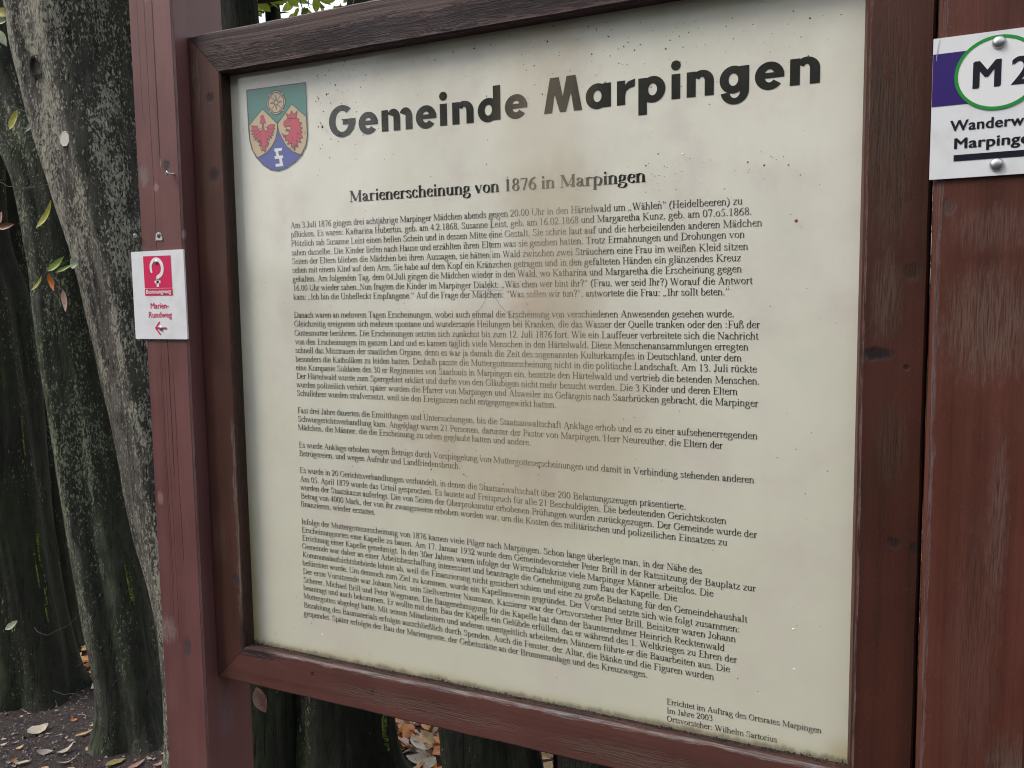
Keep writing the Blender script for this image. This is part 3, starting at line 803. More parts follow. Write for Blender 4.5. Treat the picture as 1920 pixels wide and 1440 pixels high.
moss_strip(tree_empty['C'], [(-2.8834,.94,1.095),(-2.8823,.94,1.0161),(-2.8773,.94,.9768)], .005, 120, 3)
moss_strip(tree_empty['E'], [(-1.3973,.93,.2515),(-1.3651,.90,.2279),(-1.3341,.88,.2117),(-1.3208,.88,.1643)], .005, 300, 4)
moss_strip(tree_empty['I'], [(-2.781,.98,.2484),(-2.7483,.96,.2),(-2.7475,.96,.1755)], .005, 100, 5)

# knot hole on the leaning tree, and the round white marker nailed to it
eA = tree_empty['A']; trA = [o for o in eA.children if o.name.startswith('trunk')][0]
from mathutils.bvhtree import BVHTree
bvh = BVHTree.FromPolygons([v.co for v in trA.data.vertices], [tuple(p.vertices) for p in trA.data.polygons])
def on_trunk(target):
    o_ = Vector((0, -1.12, 1.5)); d_ = (Vector(target)-o_).normalized(); hit = bvh.ray_cast(o_, d_)
    return (hit[0], hit[1]) if hit[0] else (Vector(target), -d_)
hp_, hn_ = on_trunk((-2.5346, 0.74, 2.2623)); q_ = hn_.to_track_quat('Z', 'Y').to_matrix()
V, F = [], []
for j, (rad, dep) in enumerate(((1.6, -.004), (1.25, .013), (1.0, .012), (.8, .008))):
    for k in range(20):
        a = 6.2832*k/20; rr_ = rad*(1+.16*noise.noise(Vector((math.cos(a)*1.5, math.sin(a)*1.5, j*.6))))
        V.append(hp_+q_ @ Vector((math.cos(a)*.014*rr_, math.sin(a)*.024*rr_, dep)))
for j in range(3): F += [(j*20+k, j*20+(k+1) % 20, (j+1)*20+(k+1) % 20, (j+1)*20+k) for k in range(20)]
V.append(hp_+q_ @ Vector((0, 0, .007))); F += [(60+k, 60+(k+1) % 20, 80) for k in range(20)]
kn = mesh_obj('knot_hole', V, F, [trA.data.materials[0], plain('hollow', (0.006, 0.006, 0.005), 1.0)], fmats=[0]*20+[1]*60, smooth=True); adopt(eA, kn)
dp_, dn_ = on_trunk((-2.3464, 0.68, 2.0132)); q_ = (dn_*0.5+Vector((.55, -.8, .1)).normalized()*.5).to_track_quat('Z', 'Y').to_matrix()
V, F = [], []
for j, (rad, dep) in enumerate(((1.0, -.006), (1.0, .004), (.90, .0055), (.80, .0045), (.4, .0045))):
    for k in range(8):
        a = 6.2832*(k+.5)/8; V.append(dp_+q_ @ Vector((math.cos(a)*.0205*rad, math.sin(a)*.0235*rad, dep)))
for j in range(4): F += [(j*8+k, j*8+(k+1) % 8, (j+1)*8+(k+1) % 8, (j+1)*8+k) for k in range(8)]
F.append(tuple(range(32, 40)))
mk = mesh_obj('marker_disc', V, F, plain('marker_white', (0.55, 0.54, 0.47), .55)); tag(mk, 'small round off-white marker disc nailed to the big leaning trunk', 'marker')
# ================================================================== LEAVES
LEAFMATS = {
 'orange': leaf_mat('leaf_orange', (0.50, 0.11, 0.015), (0.68, 0.30, 0.05), 0.2, 0.35),
 'tan': leaf_mat('leaf_tan', (0.48, 0.28, 0.10), (0.64, 0.47, 0.26), 0.2, 0.45),
 'pale': leaf_mat('leaf_pale', (0.50, 0.44, 0.34), (0.62, 0.57, 0.46), 0.2, 0.4),
 'pink': leaf_mat('leaf_pinkish', (0.42, 0.22, 0.17), (0.55, 0.38, 0.33), 0.2, 0.35),
 'brown': leaf_mat('leaf_brown', (0.12, 0.05, 0.025), (0.28, 0.13, 0.06), 0.1, 0.4),
 'green': leaf_mat('leaf_green', (0.16, 0.27, 0.03), (0.26, 0.37, 0.06), 0.35, 0.4),
 'yellow': leaf_mat('leaf_yellow_green', (0.38, 0.38, 0.06), (0.50, 0.48, 0.12), 0.35, 0.45),
 'olive': leaf_mat('leaf_olive', (0.26, 0.23, 0.09), (0.40, 0.35, 0.17), 0.2, 0.45),
 'grey': leaf_mat('leaf_grey', (0.20, 0.17, 0.16), (0.34, 0.29, 0.27), 0.1, 0.5),
 'palegreen': leaf_mat('leaf_pale_green', (0.35, 0.42, 0.28), (0.48, 0.54, 0.40), 0.35, 0.5),
}
rl = random.Random(11)
def leaf_obj(name, L, Wd, mat, fold=0.3, curl=0.3, wob=0.06):
    V, F = leaf_geo(L, Wd, fold, curl, 7, wob, rl)
    V = [(v[0]-L/2, v[1], v[2]) for v in V]
    return mesh_obj(name, V, F, LEAFMATS[mat], smooth=True)
CRt, CUp, CBk = Vector((0.90211, 0.431291, -0.013603)), Vector((-0.028051, 0.090073, 0.99554)), Vector((0.430593, -0.897705, 0.093354))
for q in LEAVES:
    if q[0] == 'G':
        _, x, y, z, L, Wd, rot, mname, lab = q
        o = leaf_obj('fallen_leaf', L, Wd, mname, .35, rl.uniform(.1, .6)); d = CRt*math.cos(R(rot))+Vector((-.43, .9, 0))*math.sin(R(rot))*1.8; d.z = 0
        o.location = (x, y, soil_h(x, y)+.006); o.rotation_euler = (rl.uniform(-.25, .25), rl.uniform(-.2, .1), math.atan2(d.y, d.x))
    else:
        _, x, y, z, L, Wd, ang, mname, lab = q
        o = leaf_obj('leaf', L, Wd, mname, .5, rl.uniform(-.15, .35)); ax = CRt*math.cos(R(ang))+CUp*math.sin(R(ang)); nn = (CBk+CUp*rl.uniform(0, .5)).normalized(); ay = nn.cross(ax).normalized(); nn = ax.cross(ay)
        o.matrix_world = Matrix.Translation((x, y, z)) @ Matrix((ax, ay, nn)).transposed().to_4x4()
    tag(o, lab, 'leaf')
TWM = plain('twig_bark', (0.055, 0.048, 0.042), .8)
for lab, pts, r_ in TWIGS:
    P = catmull(pts, 5); P = [v+Vector((noise.noise(v*30), noise.noise(v*30+Vector((3, 0, 0))), noise.noise(v*30+Vector((0, 7, 0)))))*.004 for v in P]
    V, F = tube(P, r_, r_*.6, 6); o = mesh_obj('twig', V, F, TWM, smooth=True); tag(o, lab, 'twig')
# foliage against the sky above the top rail
BR = leaf_mat('sunlit_leaf', (0.34, 0.50, 0.07), (0.52, 0.64, 0.16), .65)
V, F = [], []
rb = random.Random(21)
base_ = Vector((-2.35, 1.9, 2.72))
for i in range(230):
    c = base_+CRt*rb.uniform(-.42, .75)+CUp*rb.uniform(-.10, .42)+CBk*rb.uniform(-.5, .3); L = rb.uniform(.05, .085)
    ax = (CRt*rb.uniform(-1, 1)+CUp*rb.uniform(-1, .3)).normalized(); nn = (CBk+CUp*rb.uniform(-.6, .6)+CRt*rb.uniform(-.6, .6)).normalized(); ay = nn.cross(ax).normalized(); nn = ax.cross(ay); m3 = Matrix((ax, ay, nn)).transposed(); b0 = len(V)
    v2, f2 = leaf_geo(L, L*.55, .25, .2, 5, .05, rb); V += [c+m3 @ Vector(v) for v in v2]; F += [tuple(k+b0 for k in f_) for f_ in f2]
q = [base_+CRt*t+CUp*(.10+.05*math.sin(t*4)) for t in (-.45, -.2, .1, .4, .8)]
e = thing('leafy_branch', 'branch with bright green backlit leaves above the top left of the frame', 'branch', tuple(q[0]))
v2, f2 = tube(q, .009, .003); o = mesh_obj('stem', v2, f2, TWM, smooth=True); adopt(e, o)
o = mesh_obj('foliage', V, F, BR, smooth=True); adopt(e, o)

# dense litter on the open ground beyond the hedge: individual leaves where they show, one mass elsewhere
protos = {}
for mname in ('orange', 'tan', 'pale', 'pink', 'brown'):
    for k in range(2):
        V, F = leaf_geo(0.075, 0.045, 0.3, rl.uniform(-.5, .7), 6, 0.08, rl)
        me = bpy.data.meshes.new('fallen_leaf'); me.from_pydata([(v[0]-.037, v[1], v[2]) for v in V], [], F)
        me.materials.append(LEAFMATS[mname]); me.polygons.foreach_set('use_smooth', [True]*len(me.polygons)); protos[(mname, k)] = me
NAMECOL = {'orange': 'orange-red', 'tan': 'tan', 'pale': 'pale buff', 'pink': 'pinkish', 'brown': 'dark brown'}
def scatter(x0, x1, y0, y1, cnt, where, group, zl=0.03):
    for i in range(cnt):
        mname = rl.choices(['orange', 'tan', 'pale', 'pink', 'brown'], [36, 27, 19, 14, 4])[0]
        o = bpy.data.objects.new('fallen_leaf', protos[(mname, rl.randrange(2))]); C.objects.link(o)
        x, y = rl.uniform(x0, x1), rl.uniform(y0, y1)
        o.location = (x, y, soil_h(x, y)+rl.uniform(0.008, zl)); s = rl.uniform(.6, 1.05); o.scale = (s, s*rl.uniform(.75, 1.1), s)
        o.rotation_euler = (rl.uniform(-.5, .5), rl.uniform(-.5, .5), rl.uniform(0, 6.28))
        tag(o, '%s fallen leaf in the litter %s' % (NAMECOL[mname], where), 'leaf', '%s leaves %s' % (NAMECOL[mname], group))
scatter(-1.75, -1.20, 1.0, 1.68, 215, 'seen in the bright gap under the frame', 'in the bright gap under the frame', 0.05)
scatter(-1.2, -0.95, 1.2, 1.6, 30, 'seen in the small right gap under the frame', 'in the small right gap under the frame', 0.05)
scatter(-3.2, -2.72, 1.05, 1.5, 70, 'heaped between the two leftmost trunks', 'heaped between the two leftmost trunks', 0.09)
V, F, M = [], [], []
for i in range(16000):
    x, y = rl.uniform(-7, 1.0), 1.15+7*rl.random()**1.6
    if (-2.0 < x < -0.95 and y < 1.75 and rl.random() < .6): continue
    L = rl.uniform(.045, .08); rot = Matrix.Rotation(rl.uniform(0, 6.28), 3, 'Z') @ Matrix.Rotation(rl.uniform(-.5, .5), 3, 'X') @ Matrix.Rotation(rl.uniform(-.5, .5), 3, 'Y')
    c = Vector((x, y, soil_h(x, y)+rl.uniform(.005, .03))); b0 = len(V)
    for q in ((-.5, 0, .05), (-.15, -.3, .08), (.25, -.22, .08), (.5, 0, 0), (.25, .22, .08), (-.15, .3, .08)): V.append(c+rot @ (Vector(q)*L))
    F += [(b0, b0+1, b0+2, b0+3), (b0, b0+3, b0+4, b0+5)]; k = rl.randrange(5); M += [k, k]
o = mesh_obj('leaf_litter', V, F, [LEAFMATS[k] for k in ('orange', 'tan', 'pale', 'pink', 'brown')], fmats=M)
o['kind'] = 'stuff'; o['label'] = 'carpet of orange and brown fallen leaves on the open ground beyond the trunks'; o['category'] = 'leaf litter'

# far woodland edge beyond the open ground; unseen ring behind camera added to block low sky
FOL = leaf_mat('far_foliage', (0.07, 0.13, 0.02), (0.20, 0.26, 0.05), 0.45)
V, F = [], []
for i in range(30000):
    front = i < 12000
    a = rl.uniform(R(-75), R(60)) if front else rl.uniform(R(60), R(285)); d = rl.uniform(12, 17) if front else rl.uniform(9, 13)
    hh = 4.6+1.5*noise.noise(Vector((a*6, 0, 0))) if front else 6.0+2.0*noise.noise(Vector((a*4, 3, 0)))
    if R(217) < a < R(230.5): hh = 1.9+0.4*noise.noise(Vector((a*40, 0, 0)))          # gap shaped so bright sky mirrors in the pane's upper left
    z = rl.uniform(0.0, 1)**(1.3 if front else 1.0)*hh
    c = Vector((math.sin(a)*d, math.cos(a)*d, z)); s = rl.uniform(.07, .22) if front else rl.uniform(.15, .42)
    rot = Matrix.Rotation(rl.uniform(0, 6.28), 3, 'Z') @ Matrix.Rotation(rl.uniform(-1, 1), 3, 'X'); b0 = len(V)
    for q in ((-1, 0, 0), (0, -.6, .1), (1, 0, 0), (0, .6, .1)): V.append(c+rot @ (Vector(q)*s))
    F.append((b0, b0+1, b0+2, b0+3))
o = mesh_obj('woodland_and_sky_screen', V, F, FOL); o['kind'] = 'stuff'; o['label'] = 'far wood in one green mass, with unseen part added to block low sky'; o['category'] = 'woodland'

# ================================================================== NOTICE BOARD
board = thing('notice_board', 'large red-brown wooden notice board with text panel between square posts', 'notice board', (-0.553, 0, 0))
GREY = (0.30, 0.28, 0.28); BLK = (0.012, 0.010, 0.012); KN = (0.035, 0.022, 0.028)
PF, PB = -0.057, 0.056    # post front / back
def box_post(name, x0, x1, y0, y1, z0, z1, mat, ch=0.0035, zc=None):
    """square post with chamfered arrises; grain attribute runs up z, across = distance round the section from the front-left corner"""
    sec = [(x0+ch, y0), (x1-ch, y0), (x1, y0+ch), (x1, y1-ch), (x1-ch, y1), (x0+ch, y1), (x0, y1-ch), (x0, y0+ch)]
    V, F, A = [], [], []; rings = 60
    # each side strip has its own verts so that the grain attribute stays clean
    arc = 0.0
    for s in range(8):
        p, q = sec[s], sec[(s+1) % 8]; ln = math.hypot(q[0]-p[0], q[1]-p[1]); b0 = len(V)
        for i in range(rings+1):
            z = lerp(z0, z1, i/rings)
            for (pt, aa) in ((p, arc), (q, arc+ln)):
                wv = 0.0006*noise.noise(Vector((pt[0]*9, pt[1]*9+s, z*9)))
                V.append((pt[0]+wv, pt[1]+wv*0.5, z)); A.append((z, aa, 0))
        for i in range(rings): F.append((b0+2*i, b0+2*i+1, b0+2*i+3, b0+2*i+2))
        arc += ln
    b0 = len(V); V += [(x, y, z1) for x, y in sec]; A += [(x*3, y, 0) for x, y in sec]; F.append(tuple(range(b0, b0+8)))
    o = mesh_obj(name, V, F, mat); set_attr(o, 'grain', A); adopt(board, o); return o
LPM = wood_mat('left_post_paint', (0.115, 0.047, 0.047), (0.160, 0.070, 0.069), 0.42, seed=1.3, grain=0.6, fine=0.6,
   patches=[(1.7264, 0.013, 0.022, 0.014, (0.17, 0.13, 0.13), 0.85), (1.735, 0.067, 0.013, 0.009, (0.045, 0.035, 0.045), .95), (1.705, 0.040, 0.009, 0.007, (0.36, 0.22, 0.20), .6),
            (1.624, 0.097, 0.010, 0.005, (0.30, 0.27, 0.28), .8), (0.93, 0.010, 0.030, 0.030, (0.23, 0.17, 0.17), .75), (0.905, 0.060, 0.024, 0.011, (0.05, 0.035, 0.045), .85),
            (2.03, 0.040, 0.03, 0.006, (0.34, 0.22, 0.20), .5), (1.17, 0.012, 0.016, 0.009, (0.25, 0.18, 0.17), .6), (0.77, 0.14, 0.05, 0.02, (0.17, 0.12, 0.14), .6), (0.85, 0.15, .02, .010, (0.25, .18, .16), .5)],
   bands=[(0.0955, 0.0022, (0.25, 0.18, 0.17), 0.5, 0, 0)],
   cracks=[(0.030, 0.0003, .95, 1.44), (0.0335, 0.00035, 1.0, 1.45), (0.041, 0.0003, .9, 1.43), (0.020, .0003, 1.8, 2.1), (0.054, 0.0011, 1.735, 2.6), (0.050, 0.0007, 1.2, 1.48), (0.060, 0.0005, 1.05, 1.40), (0.036, 0.0005, 1.55, 2.1)])
RPM = wood_mat('right_post_paint', (0.060, 0.019, 0.013), (0.110, 0.036, 0.026), 0.50, spec=0.25, seed=4.1, grain=1.0, fine=1.3,
   patches=[(1.47, 0.055, 0.075, 0.060, (0.150, 0.095, 0.075), 0.6), (1.575, 0.055, 0.03, 0.05, (0.15, 0.09, 0.075), 0.4), (1.60, 0.012, 0.012, 0.007, (0.08, 0.05, 0.045), .9),
            (0.95, 0.09, 0.07, 0.03, (0.12, 0.09, 0.075), 0.6), (1.25, 0.07, 0.12, 0.012, (0.15, 0.095, 0.085), 0.5), (1.1, 0.05, 0.2, 0.03, (0.11, 0.058, 0.048), 0.35), (1.84, 0.06, 0.03, 0.03, (0.13, 0.08, 0.085), .6)],
   bands=[(0.001, 0.004, (0.17, 0.12, 0.12), 0.7, 0, 0)])
box_post('post', -1.2135, -1.1140, PF, PB, -0.3, 2.32, LPM)
box_post('post', 0.0080, 0.1180, PF, PB, -0.3, 2.32, RPM)

def rail(name, outer, front, back, a0, a1, horiz, sgn, mat, b=-0.0276, y1=0.022, ch=0.0025, xo=None):
    """mitred frame member. outer/front/back: coordinate of the outer edge, inner front edge and inner back edge.
    a0,a1: functions giving the along-coordinate of the two mitred ends for a given cross coordinate"""
    prof = [(outer, y1), (outer, b+ch), (outer+sgn*ch, b), (front-sgn*ch, b), (front, b+ch), (back, 0.0), (back, y1)]
    V, F, A = [], [], []; arc = 0.0; nseg = 40
    for s in range(len(prof)):
        p, q = prof[s], prof[(s+1) % len(prof)]; ln = math.hypot(q[0]-p[0], q[1]-p[1]); b0 = len(V)
        for i in range(nseg+1):
            for (pt, aa) in ((p, arc), (q, arc+ln)):
                t = i/nseg; al = lerp(a0(pt[0]), a1(pt[0]), t)
                wv = 0.0009*noise.noise(Vector((al*14, pt[0]*7, pt[1]*7))) if pt[1] < -0.01 and 0 < i < nseg else 0
                V.append((al, pt[1]+wv*.5, pt[0]+wv) if horiz else (pt[0]+wv, pt[1]+wv*.5, al)); A.append((al, aa, 0))
        for i in range(nseg): F.append((b0+2*i, b0+2*i+1, b0+2*i+3, b0+2*i+2))
        arc += ln
    for e_ in (a0, a1):
        b0 = len(V)
        for p in prof: V.append((e_(p[0]), p[1], p[0]) if horiz else (p[0], p[1], e_(p[0]))); A.append((p[0], p[1], 0))
        F.append(tuple(range(b0, b0+len(prof))))
    bm = bmesh.new(); o = mesh_obj(name, V, F, mat); bm.from_mesh(o.data); bmesh.ops.recalc_face_normals(bm, faces=bm.faces); bm.to_mesh(o.data); bm.free()
    set_attr(o, 'grain', A); adopt(board, o); return o
XL, XR, ZT, ZB = -1.1125, 0.0050, 1.9490, 0.8455      # outer
xl, xr, zt, zb = -1.0460, -0.0655, 1.8825, 0.9120      # inner front
XLb, XRb, ZTb, ZBb = -1.0500, -0.0700, 1.8840, 0.9090  # inner back
G_ = 0.0004
def m_top(z):   # x on the left mitre for a height z (top) etc.
    return XL+(ZT-z)/(ZT-zt)*(xl-XL)+G_
fl_t = lambda z: XL+(ZT-z)*(xl-XL)/(ZT-zt)+G_
fr_t = lambda z: XR-(ZT-z)*(XR-xr)/(ZT-zt)-G_
fl_b = lambda z: XL+(z-ZB)*(xl-XL)/(zb-ZB)+G_
fr_b = lambda z: XR-(z-ZB)*(XR-xr)/(zb-ZB)-G_
vt_l = lambda x: ZT-(x-XL)*(ZT-zt)/(xl-XL)-G_
vb_l = lambda x: ZB+(x-XL)*(zb-ZB)/(xl-XL)+G_
vt_r = lambda x: ZT-(XR-x)*(ZT-zt)/(XR-xr)-G_
vb_r = lambda x: ZB+(XR-x)*(zb-ZB)/(XR-xr)+G_
# arc-length landmarks on the profile: 0.0471 = outer front arris, 0.0507+width-.. = inner front arris (~0.114), then the reveal (~0.028)
AR = 0.0471; INN = AR+0.0035+0.0615
RL = wood_mat('left_rail_paint', (0.044, 0.018, 0.013), (0.082, 0.030, 0.022), 0.58, spec=0.35, seed=2.2, grain=0.5,
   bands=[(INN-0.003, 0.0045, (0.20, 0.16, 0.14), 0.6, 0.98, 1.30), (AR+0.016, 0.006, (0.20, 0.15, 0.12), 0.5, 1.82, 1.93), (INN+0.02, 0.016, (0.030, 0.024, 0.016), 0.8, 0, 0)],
   patches=[(1.845, AR+0.045, 0.010, 0.010, KN, .9), (1.72, AR+0.046, 0.015, 0.014, KN, .9), (1.03, AR+0.055, 0.013, 0.010, KN, .8), (0.93, AR+0.065, 0.03, 0.012, BLK, .9), (1.1, AR+0.02, .06, .02, (0.12, .055, .045), .5)])
RT = wood_mat('top_rail_paint', (0.020, 0.009, 0.011), (0.065, 0.032, 0.031), 0.50, spec=0.35, seed=7.2, grain=1.2,
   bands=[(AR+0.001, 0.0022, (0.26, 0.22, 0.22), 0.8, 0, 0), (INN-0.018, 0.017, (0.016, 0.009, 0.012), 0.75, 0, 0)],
   patches=[(-0.80, INN-0.02, 0.16, 0.02, (0.014, 0.009, 0.014), .8), (-0.5, INN-0.02, 0.2, 0.018, (0.012, 0.009, 0.013), .8)])
RB = wood_mat('bottom_rail_paint', (0.074, 0.029, 0.024), (0.120, 0.048, 0.040), 0.50, spec=0.35, seed=5.7, grain=0.5,
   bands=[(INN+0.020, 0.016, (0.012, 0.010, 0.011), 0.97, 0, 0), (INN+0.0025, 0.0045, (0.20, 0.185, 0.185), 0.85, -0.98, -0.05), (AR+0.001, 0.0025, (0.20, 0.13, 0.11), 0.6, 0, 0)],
   patches=[(-1.02, INN-0.004, 0.06, 0.014, BLK, .9), (-0.90, AR+0.045, 0.005, 0.005, (0.02, 0.01, 0.01), .9), (-0.78, AR+0.036, 0.006, 0.006, (0.02, 0.01, 0.01), .9), (-0.70, AR+0.03, .20, .018, (0.10, .060, .050), .6), (-0.35, AR+0.025, .14, .02, (0.11, .07, .055), .5)])
RR = wood_mat('right_rail_paint', (0.034, 0.014, 0.010), (0.070, 0.021, 0.014), 0.50, spec=0.25, seed=9.4, grain=0.5,
   bands=[(INN+0.003, 0.0015, (0.20, 0.14, 0.13), 0.7, 0, 0)],
   patches=[(1.435, INN-0.012, 0.009, 0.022, BLK, .95), (1.53, AR+0.018, 0.012, 0.010, (0.03, 0.015, 0.012), .8), (1.42, AR+0.02, .004, .004, BLK, .8), (1.21, AR+0.028, 0.008, 0.010, BLK, .7), (1.205, AR+0.006, .009, .006, BLK, .7),
            (1.50, INN-0.02, .06, .02, (0.10, .065, .05), .55), (1.70, INN-0.02, .16, .03, (0.065, .045, .033), .6), (1.33, INN-0.03, .06, .02, (0.055, .04, .03), .5)])
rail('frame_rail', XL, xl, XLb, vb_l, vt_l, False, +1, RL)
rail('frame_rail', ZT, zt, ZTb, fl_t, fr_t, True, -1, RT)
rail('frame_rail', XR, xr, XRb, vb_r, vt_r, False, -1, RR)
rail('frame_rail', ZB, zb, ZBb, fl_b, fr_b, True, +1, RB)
def box(x0, x1, y0, y1, z0, z1):
    V = [(x, y, z) for z in (z0, z1) for y in (y0, y1) for x in (x0, x1)]
    return V, [(0, 2, 3, 1), (4, 5, 7, 6), (0, 1, 5, 4), (2, 6, 7, 3), (0, 4, 6, 2), (1, 3, 7, 5)]
V, F = box(-1.1135, 0.0076, 0.0225, 0.036, ZB+.003, ZT-.003)
BK = wood_mat('backing_wood', (0.05, 0.02, 0.017), (0.09, 0.035, 0.03), 0.6)
o = mesh_obj('backing_board', V, F, BK); set_attr(o, 'grain', [(v[2], v[0], 0) for v in V]); adopt(board, o)

# ---- printed information panel
n = N('printed_panel'); p = n.objc(); S = n.sep(p)
base = n.mix(n.rng(S[2], 0.95, 1.75), (0.65, 0.64, 0.54, 1), (0.75, 0.735, 0.67, 1))  # whiter towards the top: sky reflection put into the sheet colour
cl = n.noise(p, 4.0, 5, 0.6)
base = n.mix(n.math('MULTIPLY', n.rng(cl, 0.45, 0.7), 0.35), base, (0.56, 0.57, 0.47, 1))
cl2 = n.noise(n.vmath('ADD', p, (3, 0, 5)), 9.0, 6, 0.65)
base = n.mix(n.math('MULTIPLY', n.rng(cl2, 0.46, 0.7), 0.45), base, (0.60, 0.52, 0.50, 1))
# damp, yellowed edges
j = n.noise(p, 16.0, 4)
eL = n.math('ADD', n.math('SUBTRACT', S[0], -1.050), n.math('MULTIPLY', n.math('SUBTRACT', j, .5), 0.02))
eB = n.math('ADD', n.math('SUBTRACT', S[2], 0.909), n.math('MULTIPLY', n.math('SUBTRACT', j, .5), 0.02))
yl = n.math('MULTIPLY', n.rng(eL, 0.0, 0.022, 1, 0), n.rng(S[2], 0.95, 1.35, 1.0, 0.25))
yb = n.rng(eB, 0.0, 0.020, 0.55, 0)
cr_ = n.rng(n.vmath('LENGTH', n.vmath('SUBTRACT', p, (-0.07, 0, 0.91))), 0.005, 0.045, 1, 0)
ye = n.math('MAXIMUM', n.math('MAXIMUM', yl, yb), n.math('MULTIPLY', cr_, .8))
base = n.mix(n.math('MULTIPLY', ye, 0.75), base, (0.40, 0.33, 0.12, 1))
gr_ = n.math('MULTIPLY', n.rng(n.math('ADD', n.math('SUBTRACT', S[2], .909), n.math('MULTIPLY', n.math('SUBTRACT', n.noise(n.vmath('MULTIPLY', p, (1, 1, .4)), 45.0, 5, .7), .5), .022)), 0.001, 0.010, 1, 0), .6)
base = n.mix(gr_, base, (0.045, 0.042, 0.022, 1))
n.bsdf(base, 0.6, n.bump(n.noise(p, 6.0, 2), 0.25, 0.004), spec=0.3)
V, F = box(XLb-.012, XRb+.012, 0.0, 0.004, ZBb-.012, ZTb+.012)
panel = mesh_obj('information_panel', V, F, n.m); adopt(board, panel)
panel['label'] = 'cream printed sheet with the municipal title, crest and text'
def sub(name, verts, faces, mat, fm=None, lab=None):
    o = mesh_obj(name, verts, faces, mat, fmats=fm); o.parent = panel
    if lab: o['label'] = lab
    return o
EM = 0.0145
YI = -0.0004   # ink layer height

